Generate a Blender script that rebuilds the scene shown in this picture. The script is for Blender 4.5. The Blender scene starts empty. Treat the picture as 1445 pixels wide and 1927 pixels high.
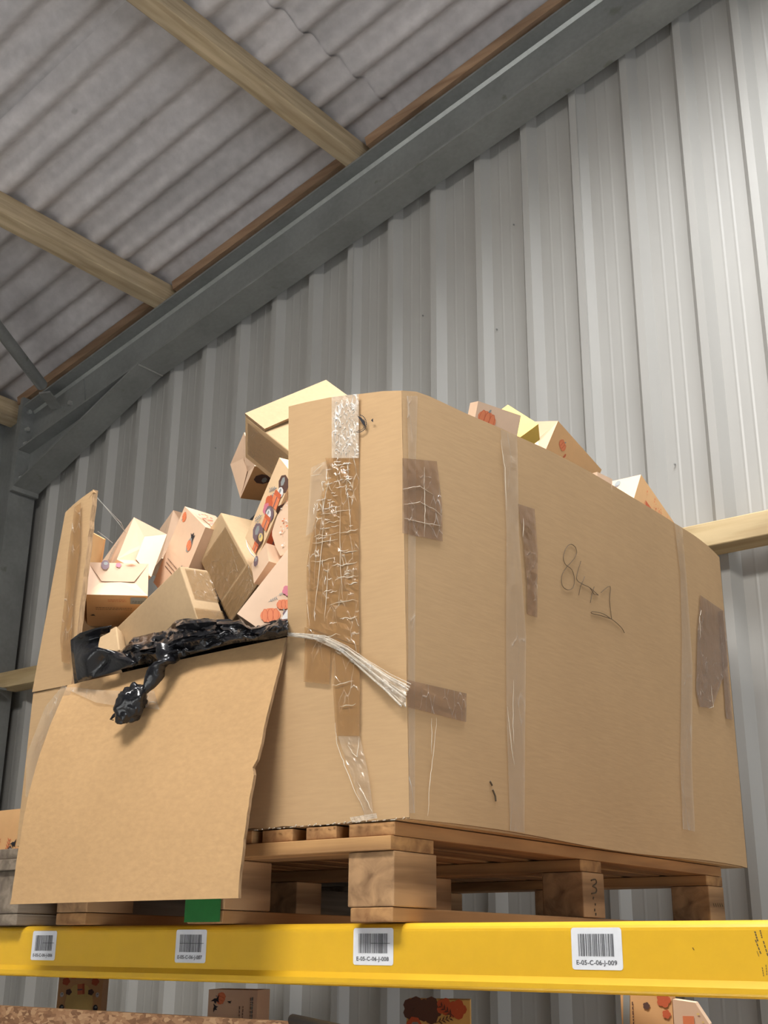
import bpy, bmesh, math, random
from mathutils import Vector, Matrix, noise
random.seed(7)
C = bpy.context.scene.collection
S = bpy.context.scene
PI = math.pi

# ---------------------------------------------------------------- camera
# world: X along the rack beam and the back wall, Y into the wall, Z up, metres, floor at z=0
CAM = Vector((0, 0, 1.7))
_L = (-2330 - 722.5, 1763 - 963.5); _V = (785 - 722.5, -5250 - 963.5)
F = math.sqrt(-(_L[0] * _V[0] + _L[1] * _V[1]))
def _d(v): return Vector((v[0], -v[1], -F)).normalized()
AX = -_d(_L); AZ = _d(_V); AZ = (AZ - AX * AX.dot(AZ)).normalized(); AY = AZ.cross(AX)
M3 = Matrix((AX, AY, AZ))
cam = bpy.data.cameras.new('camera'); camo = bpy.data.objects.new('camera', cam); C.objects.link(camo)
cam.sensor_fit = 'HORIZONTAL'; cam.sensor_width = 36; cam.lens = 36 * F / 1445; cam.clip_start = .05
camo.matrix_world = Matrix.Translation(CAM) @ M3.to_4x4()
S.camera = camo

# ---------------------------------------------------------------- world, light, exposure
w = bpy.data.worlds.new('world'); S.world = w; w.use_nodes = True
w.node_tree.nodes['Background'].inputs[0].default_value = (.86, .93, 1, 1)
w.node_tree.nodes['Background'].inputs[1].default_value = .07
S.view_settings.view_transform = 'Standard'; S.view_settings.look = 'None'
S.view_settings.gamma = 1; S.view_settings.use_curve_mapping = False
S.view_settings.exposure = 0.0
def area(name, loc, target, sx, sy, power, col):
    l = bpy.data.lights.new(name, 'AREA'); l.shape = 'RECTANGLE'; l.size = sx; l.size_y = sy; l.energy = power; l.color = col
    o = bpy.data.objects.new(name, l); C.objects.link(o); o.location = loc
    o.rotation_euler = (Vector(target) - Vector(loc)).to_track_quat('-Z', 'Y').to_euler(); return o
area('aisle_lamp', (-1.05, -.25, 4.45), (-1.1, .15, 1.7), 1.2, .6, 124, (1, .97, .925))
area('right_fill', (4.6, -.6, 1.5), (-.5, .6, 2.9), 3.0, 2.6, 112, (.90, .95, 1))  # unseen fill light added at the right to lift the roof underside
area('wall_fill', (-.74, 1.95, 4.76), (-.62, 2.1, 1), .9, 1.3, 61, (.97, .98, 1)).data.spread = math.radians(128)  # light added above the view to brighten the right part of the wall
area('floor_bounce_fill', (-1.5, -1.9, 4.3), (-1.5, -1.9, 0), 3.4, 2.4, 165, (.93, .97, 1)).data.spread = math.radians(16)  # added narrow downlight, there to bounce light up off the floor

# ---------------------------------------------------------------- helpers
def ray(px, py): return M3 @ Vector((px - 722.5, -(py - 963.5), -F))
def onY(px, py, y): r = ray(px, py); return CAM + r * (y / r.y)
def onX(px, py, x): r = ray(px, py); return CAM + r * (x / r.x)
def onZ(px, py, z): r = ray(px, py); return CAM + r * ((z - CAM.z) / r.z)
V3 = Vector

def tag(o, label=None, cat=None, group=None, kind=None):
    if label: o['label'] = label
    if cat: o['category'] = cat
    if group: o['group'] = group
    if kind: o['kind'] = kind
    return o
def empty(name, loc, label=None, cat=None, group=None, kind=None):
    o = bpy.data.objects.new(name, None); C.objects.link(o); o.location = loc; o.empty_display_size = .05
    return tag(o, label, cat, group, kind)

class MB:
    def __init__(s): s.v = []; s.f = []; s.m = []
    def face(s, pts, m=0):
        i = len(s.v); s.v += [V3(p) for p in pts]; s.f.append(tuple(range(i, i + len(pts)))); s.m.append(m)
    def obox(s, P, a, b, c, m=0):
        P = V3(P); a = V3(a); b = V3(b); c = V3(c); i = len(s.v)
        s.v += [P, P + a, P + a + b, P + b, P + c, P + a + c, P + a + b + c, P + b + c]
        fs = [(0, 3, 2, 1), (4, 5, 6, 7), (0, 1, 5, 4), (1, 2, 6, 5), (2, 3, 7, 6), (3, 0, 4, 7)]
        if a.cross(b).dot(c) < 0: fs = [f[::-1] for f in fs]
        for f in fs: s.f.append(tuple(i + k for k in f)); s.m.append(m)
    def box(s, x0, x1, y0, y1, z0, z1, m=0): s.obox((x0, y0, z0), (x1 - x0, 0, 0), (0, y1 - y0, 0), (0, 0, z1 - z0), m)
    def grid(s, rows, m=0, closed=False):
        i = len(s.v); n = len(rows[0])
        for r in rows: s.v += [V3(p) for p in r]
        for a in range(len(rows) - 1):
            for b in range(n if closed else n - 1):
                c = (b + 1) % n
                s.f.append((i + a * n + b, i + a * n + c, i + (a + 1) * n + c, i + (a + 1) * n + b)); s.m.append(m)
    def slab(s, top, thick, m=0, me=None):
        """grid of points (rows) with a thickness vector function -> closed slab; me = edge material"""
        me = m if me is None else me
        R = len(top); N = len(top[0]); i = len(s.v)
        fl = [V3(p) for r in top for p in r]
        bk = [V3(p) + (thick(V3(p)) if callable(thick) else V3(thick)) for p in fl]
        s.v += fl + bk; o = i + R * N
        for a in range(R - 1):
            for b in range(N - 1):
                q = (a * N + b, a * N + b + 1, (a + 1) * N + b + 1, (a + 1) * N + b)
                s.f.append(tuple(i + k for k in q)); s.m.append(m)
                s.f.append(tuple(o + k for k in q[::-1])); s.m.append(m)
        ring = [(0, b) for b in range(N)] + [(a, N - 1) for a in range(1, R)] + [(R - 1, b) for b in range(N - 2, -1, -1)] + [(a, 0) for a in range(R - 2, 0, -1)]
        for k in range(len(ring)):
            p, q = ring[k], ring[(k + 1) % len(ring)]
            p = p[0] * N + p[1]; q = q[0] * N + q[1]
            s.f.append((i + p, o + p, o + q, i + q)); s.m.append(me)
    def tube(s, pts, r, n=10, m=0, caps=True, sq=1.0, twist=0):
        pts = [V3(p) for p in pts]; rows = []
        up = V3((0.13, .37, .91))
        for k, p in enumerate(pts):
            t = (pts[min(k + 1, len(pts) - 1)] - pts[max(k - 1, 0)]).normalized()
            a = t.cross(up).normalized(); b = t.cross(a).normalized(); rr = r[k] if isinstance(r, (list, tuple)) else r
            rows.append([p + a * math.cos(2 * PI * j / n + twist * k) * rr + b * math.sin(2 * PI * j / n + twist * k) * rr * sq for j in range(n)])
        s.grid(rows, m, True)
        if caps: s.face(rows[0][::-1], m); s.face(rows[-1], m)
    def build(s, name, mats, parent=None, smooth=False, origin=None, bevel=0, label=None, fix=False, thing=None):
        me = bpy.data.meshes.new(name)
        if origin is None:
            n = len(s.v)
            xs = [v.x for v in s.v]; ys = [v.y for v in s.v]; zs = [v.z for v in s.v]
            origin = V3(((min(xs) + max(xs)) / 2, (min(ys) + max(ys)) / 2, min(zs)))
        origin = V3(origin)
        me.from_pydata([v - origin for v in s.v], [], s.f)
        if not isinstance(mats, (list, tuple)): mats = [mats]
        for mt in mats: me.materials.append(mt)
        me.polygons.foreach_set('material_index', s.m)
        if smooth: me.polygons.foreach_set('use_smooth', [True] * len(s.f))
        if fix:
            bm = bmesh.new(); bm.from_mesh(me); bmesh.ops.remove_doubles(bm, verts=bm.verts, dist=1e-5)
            bmesh.ops.recalc_face_normals(bm, faces=bm.faces); bm.to_mesh(me); bm.free()
        me.update()
        o = bpy.data.objects.new(name, me); C.objects.link(o)
        if parent:
            o.parent = parent; pw = V3(parent.location); q = parent.parent
            while q: pw += q.location; q = q.parent
            o.location = origin - pw
        else: o.location = origin
        if bevel:
            b = o.modifiers.new('bevel', 'BEVEL'); b.width = bevel; b.segments = 2; b.limit_method = 'ANGLE'
        if label: o['label'] = label
        if thing: tag(o, *thing)
        return o

# ---------------------------------------------------------------- materials
def M(name): 
    m = bpy.data.materials.new(name); m.use_nodes = True; nt = m.node_tree
    return m, nt, nt.nodes['Principled BSDF']
def nd(nt, t, **k):
    n = nt.nodes.new(t)
    for a, b in k.items():
        if a in n.inputs: n.inputs[a].default_value = b
        else: setattr(n, a, b)
    return n
def coords(nt, scale, rot=(0, 0, 0), src='Object'):
    tc = nd(nt, 'ShaderNodeTexCoord'); mp = nd(nt, 'ShaderNodeMapping'); mp.inputs['Scale'].default_value = scale; mp.inputs['Rotation'].default_value = rot
    nt.links.new(tc.outputs[src], mp.inputs[0]); return mp.outputs[0]
def ramp(nt, fac, stops):
    r = nd(nt, 'ShaderNodeValToRGB'); e = r.color_ramp.elements
    while len(e) < len(stops): e.new(.5)
    for i, (p, c) in enumerate(stops): e[i].position = p; e[i].color = (*c, 1)
    nt.links.new(fac, r.inputs[0]); return r.outputs[0]
def mul(c, k): return tuple(min(1, x * k) for x in c)
def surface(name, col, rough=.6, nscale=(6, 6, 6), var=.12, fine=(60, 60, 60), fvar=.06, bump=.1, bscale=(80, 80, 80), dist=.002, spec=.5, metal=0, coat=0, spots=None, rvar=0):
    m, nt, b = M(name); L = nt.links.new
    n1 = nd(nt, 'ShaderNodeTexNoise', Scale=1.0, Detail=5.0); L(coords(nt, nscale), n1.inputs['Vector'])
    n2 = nd(nt, 'ShaderNodeTexNoise', Scale=1.0, Detail=3.0); L(coords(nt, fine), n2.inputs['Vector'])
    c1 = ramp(nt, n1.outputs[0], [(.25, mul(col, 1 - var)), (.75, mul(col, 1 + var))])
    c2 = ramp(nt, n2.outputs[0], [(.3, (1 - fvar,) * 3), (.7, (1 + fvar,) * 3)])
    mx = nd(nt, 'ShaderNodeMix', data_type='RGBA', blend_type='MULTIPLY'); mx.inputs[0].default_value = 1
    L(c1, mx.inputs[6]); L(c2, mx.inputs[7]); out = mx.outputs[2]
    if spots:
        ns = nd(nt, 'ShaderNodeTexNoise', Scale=1.0, Detail=4.0); L(coords(nt, spots[0]), ns.inputs['Vector'])
        f = ramp(nt, ns.outputs[0], [(spots[1], (0, 0, 0)), (spots[1] + .05, (1, 1, 1))])
        m2 = nd(nt, 'ShaderNodeMix', data_type='RGBA'); L(f, m2.inputs[0]); L(out, m2.inputs[6]); m2.inputs[7].default_value = (*spots[2], 1); out = m2.outputs[2]
    L(out, b.inputs['Base Color'])
    b.inputs['Roughness'].default_value = rough; b.inputs['Metallic'].default_value = metal; b.inputs['Specular IOR Level'].default_value = spec
    b.inputs['Coat Weight'].default_value = coat
    if rvar:
        rr = nd(nt, 'ShaderNodeMapRange'); L(n1.outputs[0], rr.inputs[0]); rr.inputs[3].default_value = rough - rvar; rr.inputs[4].default_value = rough + rvar; L(rr.outputs[0], b.inputs['Roughness'])
    if bump:
        n3 = nd(nt, 'ShaderNodeTexNoise', Scale=1.0, Detail=4.0); L(coords(nt, bscale), n3.inputs['Vector'])
        bp = nd(nt, 'ShaderNodeBump', Strength=bump, Distance=dist); L(n3.outputs[0], bp.inputs['Height']); L(bp.outputs[0], b.inputs['Normal'])
    return m
def wood(name, col, dark, axis='X', rough=.75, knots=True, scale=1.0, bump=.35):
    m, nt, b = M(name); L = nt.links.new
    s = {'X': (2.5, 40, 40), 'Y': (40, 2.5, 40), 'Z': (40, 40, 2.5)}[axis]; s = tuple(k * scale for k in s)
    s2 = {'X': (3, 9, 9), 'Y': (9, 3, 9), 'Z': (9, 9, 3)}[axis]
    n1 = nd(nt, 'ShaderNodeTexNoise', Scale=1.0, Detail=6.0, Distortion=.6); L(coords(nt, s), n1.inputs['Vector'])
    n2 = nd(nt, 'ShaderNodeTexNoise', Scale=1.0, Detail=3.0); L(coords(nt, s2), n2.inputs['Vector'])
    c1 = ramp(nt, n1.outputs[0], [(.3, dark), (.62, col)]); c2 = ramp(nt, n2.outputs[0], [(.3, (.72, .7, .68)), (.7, (1.12, 1.1, 1.05))])
    mx = nd(nt, 'ShaderNodeMix', data_type='RGBA', blend_type='MULTIPLY'); mx.inputs[0].default_value = 1; L(c1, mx.inputs[6]); L(c2, mx.inputs[7]); out = mx.outputs[2]
    if knots:
        vo = nd(nt, 'ShaderNodeTexVoronoi', Scale=1.0); k = {'X': (2.2, 7, 7), 'Y': (7, 2.2, 7), 'Z': (7, 7, 2.2)}[axis]; L(coords(nt, k), vo.inputs['Vector'])
        f = ramp(nt, vo.outputs['Distance'], [(.06, (1, 1, 1)), (.16, (0, 0, 0))])
        m2 = nd(nt, 'ShaderNodeMix', data_type='RGBA'); L(f, m2.inputs[0]); L(out, m2.inputs[6]); m2.inputs[7].default_value = (*mul(dark, .55), 1); out = m2.outputs[2]
    L(out, b.inputs['Base Color']); b.inputs['Roughness'].default_value = rough
    bp = nd(nt, 'ShaderNodeBump', Strength=bump, Distance=.002); L(n1.outputs[0], bp.inputs['Height']); L(bp.outputs[0], b.inputs['Normal'])
    return m
def tape_mat(name, tint, alpha, crack, white, rough=.18, sc=(60, 60, 22)):
    """clear packing tape: tinted where bonded, whitish where creased"""
    m, nt, b = M(name); L = nt.links.new
    co = coords(nt, sc)
    nz = nd(nt, 'ShaderNodeTexNoise', Scale=.6, Detail=3.0); L(co, nz.inputs['Vector'])
    ad = nd(nt, 'ShaderNodeVectorMath', operation='MULTIPLY_ADD'); L(nz.outputs['Color'], ad.inputs[0]); ad.inputs[1].default_value = (.9, .9, .9); L(co, ad.inputs[2])
    vo = nd(nt, 'ShaderNodeTexVoronoi', Scale=1.0, feature='DISTANCE_TO_EDGE'); L(ad.outputs[0], vo.inputs['Vector'])
    n2 = nd(nt, 'ShaderNodeTexNoise', Scale=.35, Detail=3.0); L(co, n2.inputs['Vector'])
    ln = ramp(nt, vo.outputs['Distance'], [(0, (1, 1, 1)), (crack, (0, 0, 0))])
    msk = ramp(nt, n2.outputs[0], [(.45, (0, 0, 0)), (.62, (1, 1, 1))])
    f = nd(nt, 'ShaderNodeMath', operation='MULTIPLY'); L(ln, f.inputs[0]); L(msk, f.inputs[1])
    mx = nd(nt, 'ShaderNodeMix', data_type='RGBA'); L(f.outputs[0], mx.inputs[0]); mx.inputs[6].default_value = (*tint, 1); mx.inputs[7].default_value = (*white, 1)
    L(mx.outputs[2], b.inputs['Base Color'])
    al = nd(nt, 'ShaderNodeMapRange'); L(f.outputs[0], al.inputs[0]); al.inputs[3].default_value = alpha; al.inputs[4].default_value = min(1, alpha + .35); L(al.outputs[0], b.inputs['Alpha'])
    b.inputs['Roughness'].default_value = rough; b.inputs['Coat Weight'].default_value = .6; b.inputs['Coat Roughness'].default_value = .12
    n3 = nd(nt, 'ShaderNodeTexNoise', Scale=1.3, Detail=4.0); L(ad.outputs[0], n3.inputs['Vector'])
    sm = nd(nt, 'ShaderNodeMath', operation='ADD'); L(n3.outputs[0], sm.inputs[0]); L(f.outputs[0], sm.inputs[1])
    bp = nd(nt, 'ShaderNodeBump', Strength=.7, Distance=.003); L(sm.outputs[0], bp.inputs['Height']); L(bp.outputs[0], b.inputs['Normal'])
    return m
def plain(name, col, rough=.6, **k): return surface(name, col, rough, var=.05, fvar=.03, bump=0, **k)

MAT = {}
MAT['kraft'] = surface('kraft_board', (.495, .322, .168), .78, (3, 3, 3), .06, (22, 22, 190), .035, .12, (26, 26, 200), .0012, spec=.25)
MAT['kraft_flap'] = surface('kraft_board_inside', (.53, .33, .16), .8, (6, 6, 6), .05, (70, 70, 130), .05, .30, (45, 45, 60), .002, spec=.2)
MAT['kraft_small'] = surface('kraft_carton_board', (.50, .35, .20), .75, (7, 7, 7), .06, (120, 120, 120), .03, .06, (60, 60, 60), .001, spec=.25)
MAT['flute'] = surface('torn_flute_edge', (.33, .21, .11), .9, (20, 20, 20), .15, (500, 500, 30), .35, .5, (300, 300, 60), .002)
MAT['peach'] = surface('peach_printed_card', (.80, .56, .385), .55, (8, 8, 8), .03, (60, 60, 60), .015, 0)
MAT['orange'] = surface('orange_card', (.78, .45, .20), .55, (8, 8, 8), .05, (60, 60, 60), .02, 0)
MAT['cream'] = surface('cream_card', (.84, .59, .35), .55, (8, 8, 8), .03, (60, 60, 60), .015, 0)
MAT['slit'] = plain('slot_shadow_gap_card', (.30, .12, .05), .8)
MAT['p_orange'] = plain('ink_orange', (.80, .24, .10)); MAT['p_deep'] = plain('ink_deep_orange', (.62, .13, .05))
MAT['p_pink'] = plain('ink_pink', (.68, .20, .27)); MAT['p_brown'] = plain('ink_brown', (.12, .06, .045))
MAT['p_purple'] = plain('ink_purple', (.20, .13, .15)); MAT['p_grey'] = plain('ink_grey', (.30, .32, .31))
MAT['p_blue'] = plain('ink_blue', (.16, .22, .28)); MAT['p_black'] = plain('ink_black', (.02, .02, .025)); MAT['p_white'] = plain('ink_white', (.8, .78, .76))
MAT['p_yellow'] = plain('ink_yellow', (.85, .62, .22))
MAT['tape'] = tape_mat('bonded_packing_tape', (.36, .19, .07), .62, .045, (.80, .72, .58))
MAT['tape_side'] = tape_mat('wrinkled_packing_tape', (.27, .15, .085), .60, .05, (.55, .45, .36), .25)
MAT['tape_silver'] = tape_mat('crackled_packing_tape', (.62, .50, .38), .75, .16, (.95, .93, .90), .14, (110, 110, 60))
MAT['tape_clear'] = tape_mat('loose_clear_tape', (.62, .50, .37), .30, .04, (.85, .80, .72), .15, (40, 40, 8))
MAT['tape_small'] = tape_mat('carton_tape', (.30, .18, .075), .50, .03, (.62, .52, .38), .2, (35, 35, 35))
MAT['film'] = tape_mat('twisted_clear_film', (.80, .72, .60), .42, .10, (.98, .96, .93), .12, (30, 220, 220))
MAT['steel'] = surface('galvanised_steel', (.235, .24, .23), .5, (5, 5, 5), .18, (60, 60, 60), .06, .05, (70, 70, 70), .001, metal=.15, spots=((9, 9, 9), .68, (.17, .17, .15)))
MAT['wallsheet'] = surface('coated_steel_sheet', (.37, .36, .335), .36, (1.5, 1.5, .6), .05, (12, 12, 3), .03, .03, (8, 8, 2), .002, spec=.5, rvar=.05)
MAT['roof'] = surface('fibre_cement_sheet', (.52, .49, .485), .85, (1.2, 5, 1.2), .25, (25, 25, 25), .10, .3, (60, 60, 60), .002, spots=((5, 9, 5), .70, (.36, .34, .33)))
MAT['fillet'] = surface('steel_fillet_highlight', (.36, .37, .35), .3, metal=.3, bump=.05)  # lighter colour paints the reflected highlight along the root fillet
MAT['yellowcard'] = plain('yellow_card', (.82, .54, .10))
MAT['dark'] = plain('dark_gap', (.02, .02, .02), .9)
MAT['purlin'] = wood('purlin_timber', (.56, .45, .30), (.36, .27, .16), 'Y')
MAT['batten'] = wood('batten_timber', (.46, .30, .19), (.32, .19, .11), 'X', knots=False)
MAT['rail'] = wood('rail_timber', (.62, .48, .27), (.48, .34, .17), 'X', knots=False)
MAT['pal_x'] = wood('pallet_timber_x', (.48, .27, .11), (.24, .115, .045), 'X'); MAT['pal_y'] = wood('pallet_timber_y', (.48, .26, .105), (.26, .12, .045), 'Y')
MAT['pal_b'] = wood('pallet_block_timber', (.50, .30, .15), (.22, .12, .055), 'Y', scale=.8)
MAT['old'] = wood('weathered_pallet_timber', (.27, .22, .17), (.13, .10, .075), 'Y', rough=.9, bump=.8)
MAT['yellow'] = surface('yellow_rack_paint', (.76, .44, .022), .36, (2, 8, 8), .04, (40, 40, 40), .02, .03, (20, 20, 20), .001, coat=.15)
MAT['scuff'] = plain('paint_scuff', (.12, .08, .03), .7)
MAT['label'] = plain('label_paper', (.80, .81, .84), .5); MAT['bars'] = plain('barcode_ink', (.10, .10, .11), .6)
MAT['ink'] = plain('pen_ink', (.10, .07, .04), .7); MAT['green'] = surface('green_paint', (.015, .17, .03), .6, var=.25, bump=.2)
MAT['concrete'] = surface('concrete_floor', (.45, .44, .42), .8, (2, 2, 2), .12, (30, 30, 30), .08, .1)
MAT['bolt'] = surface('zinc_bolt', (.6, .6, .58), .35, metal=.8, bump=0)
MAT['blackpipe'] = plain('black_plastic', (.02, .018, .017), .5)
MAT['web'] = plain('cobweb_thread', (.55, .55, .52), .8)
def bag_mat():
    m, nt, b = M('black_polythene'); L = nt.links.new
    b.inputs['Base Color'].default_value = (.012, .012, .014, 1); b.inputs['Roughness'].default_value = .19; b.inputs['Specular IOR Level'].default_value = .55
    co = coords(nt, (22, 22, 30)); n = nd(nt, 'ShaderNodeTexNoise', Scale=1.0, Detail=5.0, Distortion=1.2); L(co, n.inputs['Vector'])
    v = nd(nt, 'ShaderNodeTexVoronoi', Scale=1.4, feature='DISTANCE_TO_EDGE'); 
    ad = nd(nt, 'ShaderNodeVectorMath', operation='ADD'); L(co, ad.inputs[0]); L(n.outputs['Color'], ad.inputs[1]); L(ad.outputs[0], v.inputs['Vector'])
    a = nd(nt, 'ShaderNodeMath', operation='ADD'); L(n.outputs[0], a.inputs[0]); L(v.outputs['Distance'], a.inputs[1])
    bp = nd(nt, 'ShaderNodeBump', Strength=.16, Distance=.010); L(a.outputs[0], bp.inputs['Height']); L(bp.outputs[0], b.inputs['Normal'])
    return m
MAT['bag'] = bag_mat()
def osb_mat():
    m, nt, b = M('oriented_strand_board'); L = nt.links.new
    co = coords(nt, (85, 85, 190)); n = nd(nt, 'ShaderNodeTexNoise', Scale=.5, Detail=2.0); L(co, n.inputs['Vector'])
    ad = nd(nt, 'ShaderNodeVectorMath', operation='MULTIPLY_ADD'); L(n.outputs['Color'], ad.inputs[0]); ad.inputs[1].default_value = (2.2, 2.2, 2.2); L(co, ad.inputs[2])
    v = nd(nt, 'ShaderNodeTexVoronoi', Scale=1.0); L(ad.outputs[0], v.inputs['Vector'])
    sp = nd(nt, 'ShaderNodeSeparateColor'); L(v.outputs['Color'], sp.inputs[0])
    c = ramp(nt, sp.outputs[0], [(.1, (.17, .08, .035)), (.5, (.28, .14, .065)), (.9, (.42, .25, .13))]); L(c, b.inputs['Base Color']); b.inputs['Roughness'].default_value = .7
    return m
MAT['osb'] = osb_mat()

# ================================================================ SETTING
ROOF_K = .235; CT = 1 / math.sqrt(1 + ROOF_K ** 2); SLOPE = V3((CT, 0, ROOF_K * CT)); RN = V3((-ROOF_K * CT, 0, CT))
RT = 5.037                                  # z of the rafter's top at x = 0
def rz(x, c): return c + ROOF_K * x
PH = .108                                   # purlin depth
# floor
f = MB(); f.box(-4.7, 5, -7, 3.15, -.12, 0); f.build('floor', MAT['concrete'], thing=('grey concrete warehouse floor', None, None, 'structure'))
# back wall of profiled sheets
PITCH = .1941; YP = 3.052; YC = 3.02
wall = empty('wall_back', (-1, YP, 0), kind='structure', label='pale grey profiled steel sheet wall behind the racking')
def wall_sheet(k):
    xs = -1.592 + k * 5 * PITCH             # right edge of a crown = seam
    pts = []                                # x, y
    for j in range(5):
        c = xs + j * PITCH
        if j == 0: pts += [(c - .004, YC + .0)]
        else: pts += [(c - .047, YP), (c - .025, YC), (c, YC)]
        p0 = c + .022; p1 = c + PITCH - .047; w_ = p1 - p0
        pts += [(p0, YP)]
        for g in (.3, .62): pts += [(p0 + w_ * g - .006, YP), (p0 + w_ * g, YP - .0008), (p0 + w_ * g + .006, YP)]
    c = xs + 5 * PITCH; pts += [(c - .047, YP), (c - .025, YC), (c + .0005, YC), (c + .003, YC + .014)]
    m = MB(); m.grid([[(x, y, 0) for x, y in pts], [(x, y, rz(x, RT + .055)) for x, y in pts]])
    return m.build('wall_sheet', MAT['wallsheet'], wall)
for k in range(-4, 6): wall_sheet(k)
# small fixings and specks on the sheets
sp = MB()
for px, py in ((1390, 177), (1432, 328), (967, 423), (935, 620), (1270, 874), (1083, 445), (796, 594), (374, 822), (406, 843)):
    p = onY(px, py, YP - .004); sp.tube([p, p + V3((0, -.004, 0))], .0028, 6)
sp.build('sheet_fixings', MAT['steel'], wall)
# left (eaves) wall
wl = MB(); xl = -4.66
rows = []
for z in (0, 4.0):
    r = []
    y = 3.1
    while y > -7: r += [(xl, y, z), (xl, y - .1, z), (xl + .032, y - .12, z), (xl + .032, y - .145, z), (xl, y - .167, z)]; y -= PITCH
    rows.append(r)
wl.grid(rows); wl.build('wall_left', MAT['wallsheet'], thing=('dark profiled steel eaves wall behind the column', None, None, 'structure'))
# corrugated fibre cement roof
roof = empty('ceiling', (-1, 0, rz(-1, RT + PH)), kind='structure', label='corrugated grey fibre cement roof sheets seen from below')
RP = .1415; R0 = RT + PH + .024
def roof_sheet(x0, x1, y0, y1, dz):
    m = MB(); rows = []
    n = int(round((y1 - y0) / RP * 10))
    for x in (x0, x1):
        r = []
        for i in range(n + 1):
            y = y0 + (y1 - y0) * i / n
            r.append(V3((x, y, rz(x, R0 + dz))) + RN * (.022 * math.cos(2 * PI * (y - 2.16) / RP)))
        rows.append(r)
    m.grid(rows); return m.build('roof_sheet', MAT['roof'], roof, smooth=True)
ylaps = [1.895 + .99 * 1.25 + .0]          # columns of sheets from the wall towards the viewer
y = 3.2; cols = [(1.895, 3.2)] + [(1.895 - .99 * (i + 1), 1.895 - .99 * i - .006) for i in range(8)]
for i, (a, b) in enumerate(cols):
    for j, (x0, x1) in enumerate(((-4.95, -2.27), (-2.40, .0), (-.13, 2.5), (2.4, 5.0))):
        roof_sheet(x0, x1, a, b + (.02 if i else 0), (.0 if j == 0 else .008 * j) + (.011 if i % 2 else 0))
# steel column, rafter with haunch
YN, YF = 2.87, 3.003; YW = (YN + YF) / 2
col = empty('steel_column', (-4.5, YW, 0), 'grey steel I section column at the eaves, left edge', 'column')
m = MB(); m.box(-4.402, -4.392, YN, YF, 0, 4.02); m.build('flange', MAT['steel'], col)
m = MB(); m.box(-4.60, -4.59, YN, YF, 0, 4.02); m.build('flange', MAT['steel'], col)
m = MB(); m.box(-4.59, -4.402, YW - .003, YW + .003, 0, 4.02); m.build('web', MAT['steel'], col)
m = MB(); m.box(-4.392, -4.33, YN + .01, YW - .004, 2.715, 2.723); m.box(-4.392, -4.384, YN + .01, YW - .004, 2.64, 2.723); m.build('rail_cleat', MAT['steel'], col)
m = MB(); m.tube([(-4.355, 2.905, 2.716), (-4.355, 2.905, 2.70)], .009, 6); m.build('bolt', MAT['bolt'], col)
# rafter: bottom flange c=4.826@far, 4.82@near
RB = 4.818
raf = empty('steel_rafter', (-2, YW, rz(-2, RB)), 'sloping grey steel I beam rafter along the top of the wall', 'rafter')
def sloped(c, t, y0, y1, x0, x1): 
    m = MB(); P = V3((x0, y0, rz(x0, c))); m.obox(P, SLOPE * ((x1 - x0) / CT), (0, y1 - y0, 0), RN * t); return m
sloped(RB, .008, YN, YF, -4.385, 4).build('bottom_flange', MAT['steel'], raf)
sloped(RT - .008, .008, YN, YF, -4.385, 4).build('top_flange', MAT['steel'], raf)
sloped(RB + .008, (RT - RB - .016) * CT, YW - .003, YW + .003, -4.385, 4).build('web', MAT['steel'], raf)
m = MB()                                   # root fillet along the web
for c, sgn in ((RT - .010, -1),):
    P0 = V3((-4.38, YW - .003, rz(-4.38, c))); P1 = V3((4, YW - .003, rz(4, c)))
    for q0, q1 in (((0, -.010, 0), (0, 0, -.011)),):
        m.face([P0 + V3(q0), P1 + V3(q0), P1 + V3(q1), P0 + V3(q1)])
m.build('root_fillet', MAT['fillet'], raf)
hx0, hz0, hx1 = -4.385, 3.612, -3.583; hz1 = rz(hx1, RB)
m = MB(); d = V3((hx1 - hx0, 0, hz1 - hz0)); n_ = V3((-d.z, 0, d.x)).normalized() * .009
m.obox((hx0, YN - .002, hz0), d, (0, YF - YN + .002, 0), n_); m.build('haunch_flange', MAT['steel'], raf)
m = MB(); q = [(hx0, hz0 + .01), (hx1, hz1), (hx0, rz(hx0, RB))]
m.face([(x, YW - .004, z) for x, z in q]); m.face([(x, YW + .004, z) for x, z in q[::-1]]); m.build('haunch_web', MAT['steel'], raf)
m = MB(); m.box(-4.386, -4.366, YN - .004, YF, 3.60, 4.05); m.build('end_plate', MAT['steel'], raf)
for z in (3.665, 3.83, 3.90, 3.985):
    m = MB(); m.tube([(-4.366, 2.90, z), (-4.352, 2.90, z)], .011, 6); m.build('bolt', MAT['bolt'], raf)
m = MB(); m.tube([(-3.583, YN + .001, hz1 - .001), (-3.583, YF - .001, hz1 - .001)], .004, 6); m.build('weld_seam', MAT['bolt'], raf)
m = MB(); P = V3((-4.12, YW - .010, rz(-4.12, RB + .06))); m.obox(P, SLOPE * .13, (0, .006, 0), RN * .125); m.build('gusset_plate', MAT['steel'], raf)
m = MB(); q = V3((-4.09, YW - .010, rz(-4.09, RB + .105))); m.tube([q, q + V3((0, -.014, 0))], .011, 6); m.build('bolt', MAT['bolt'], raf)
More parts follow.
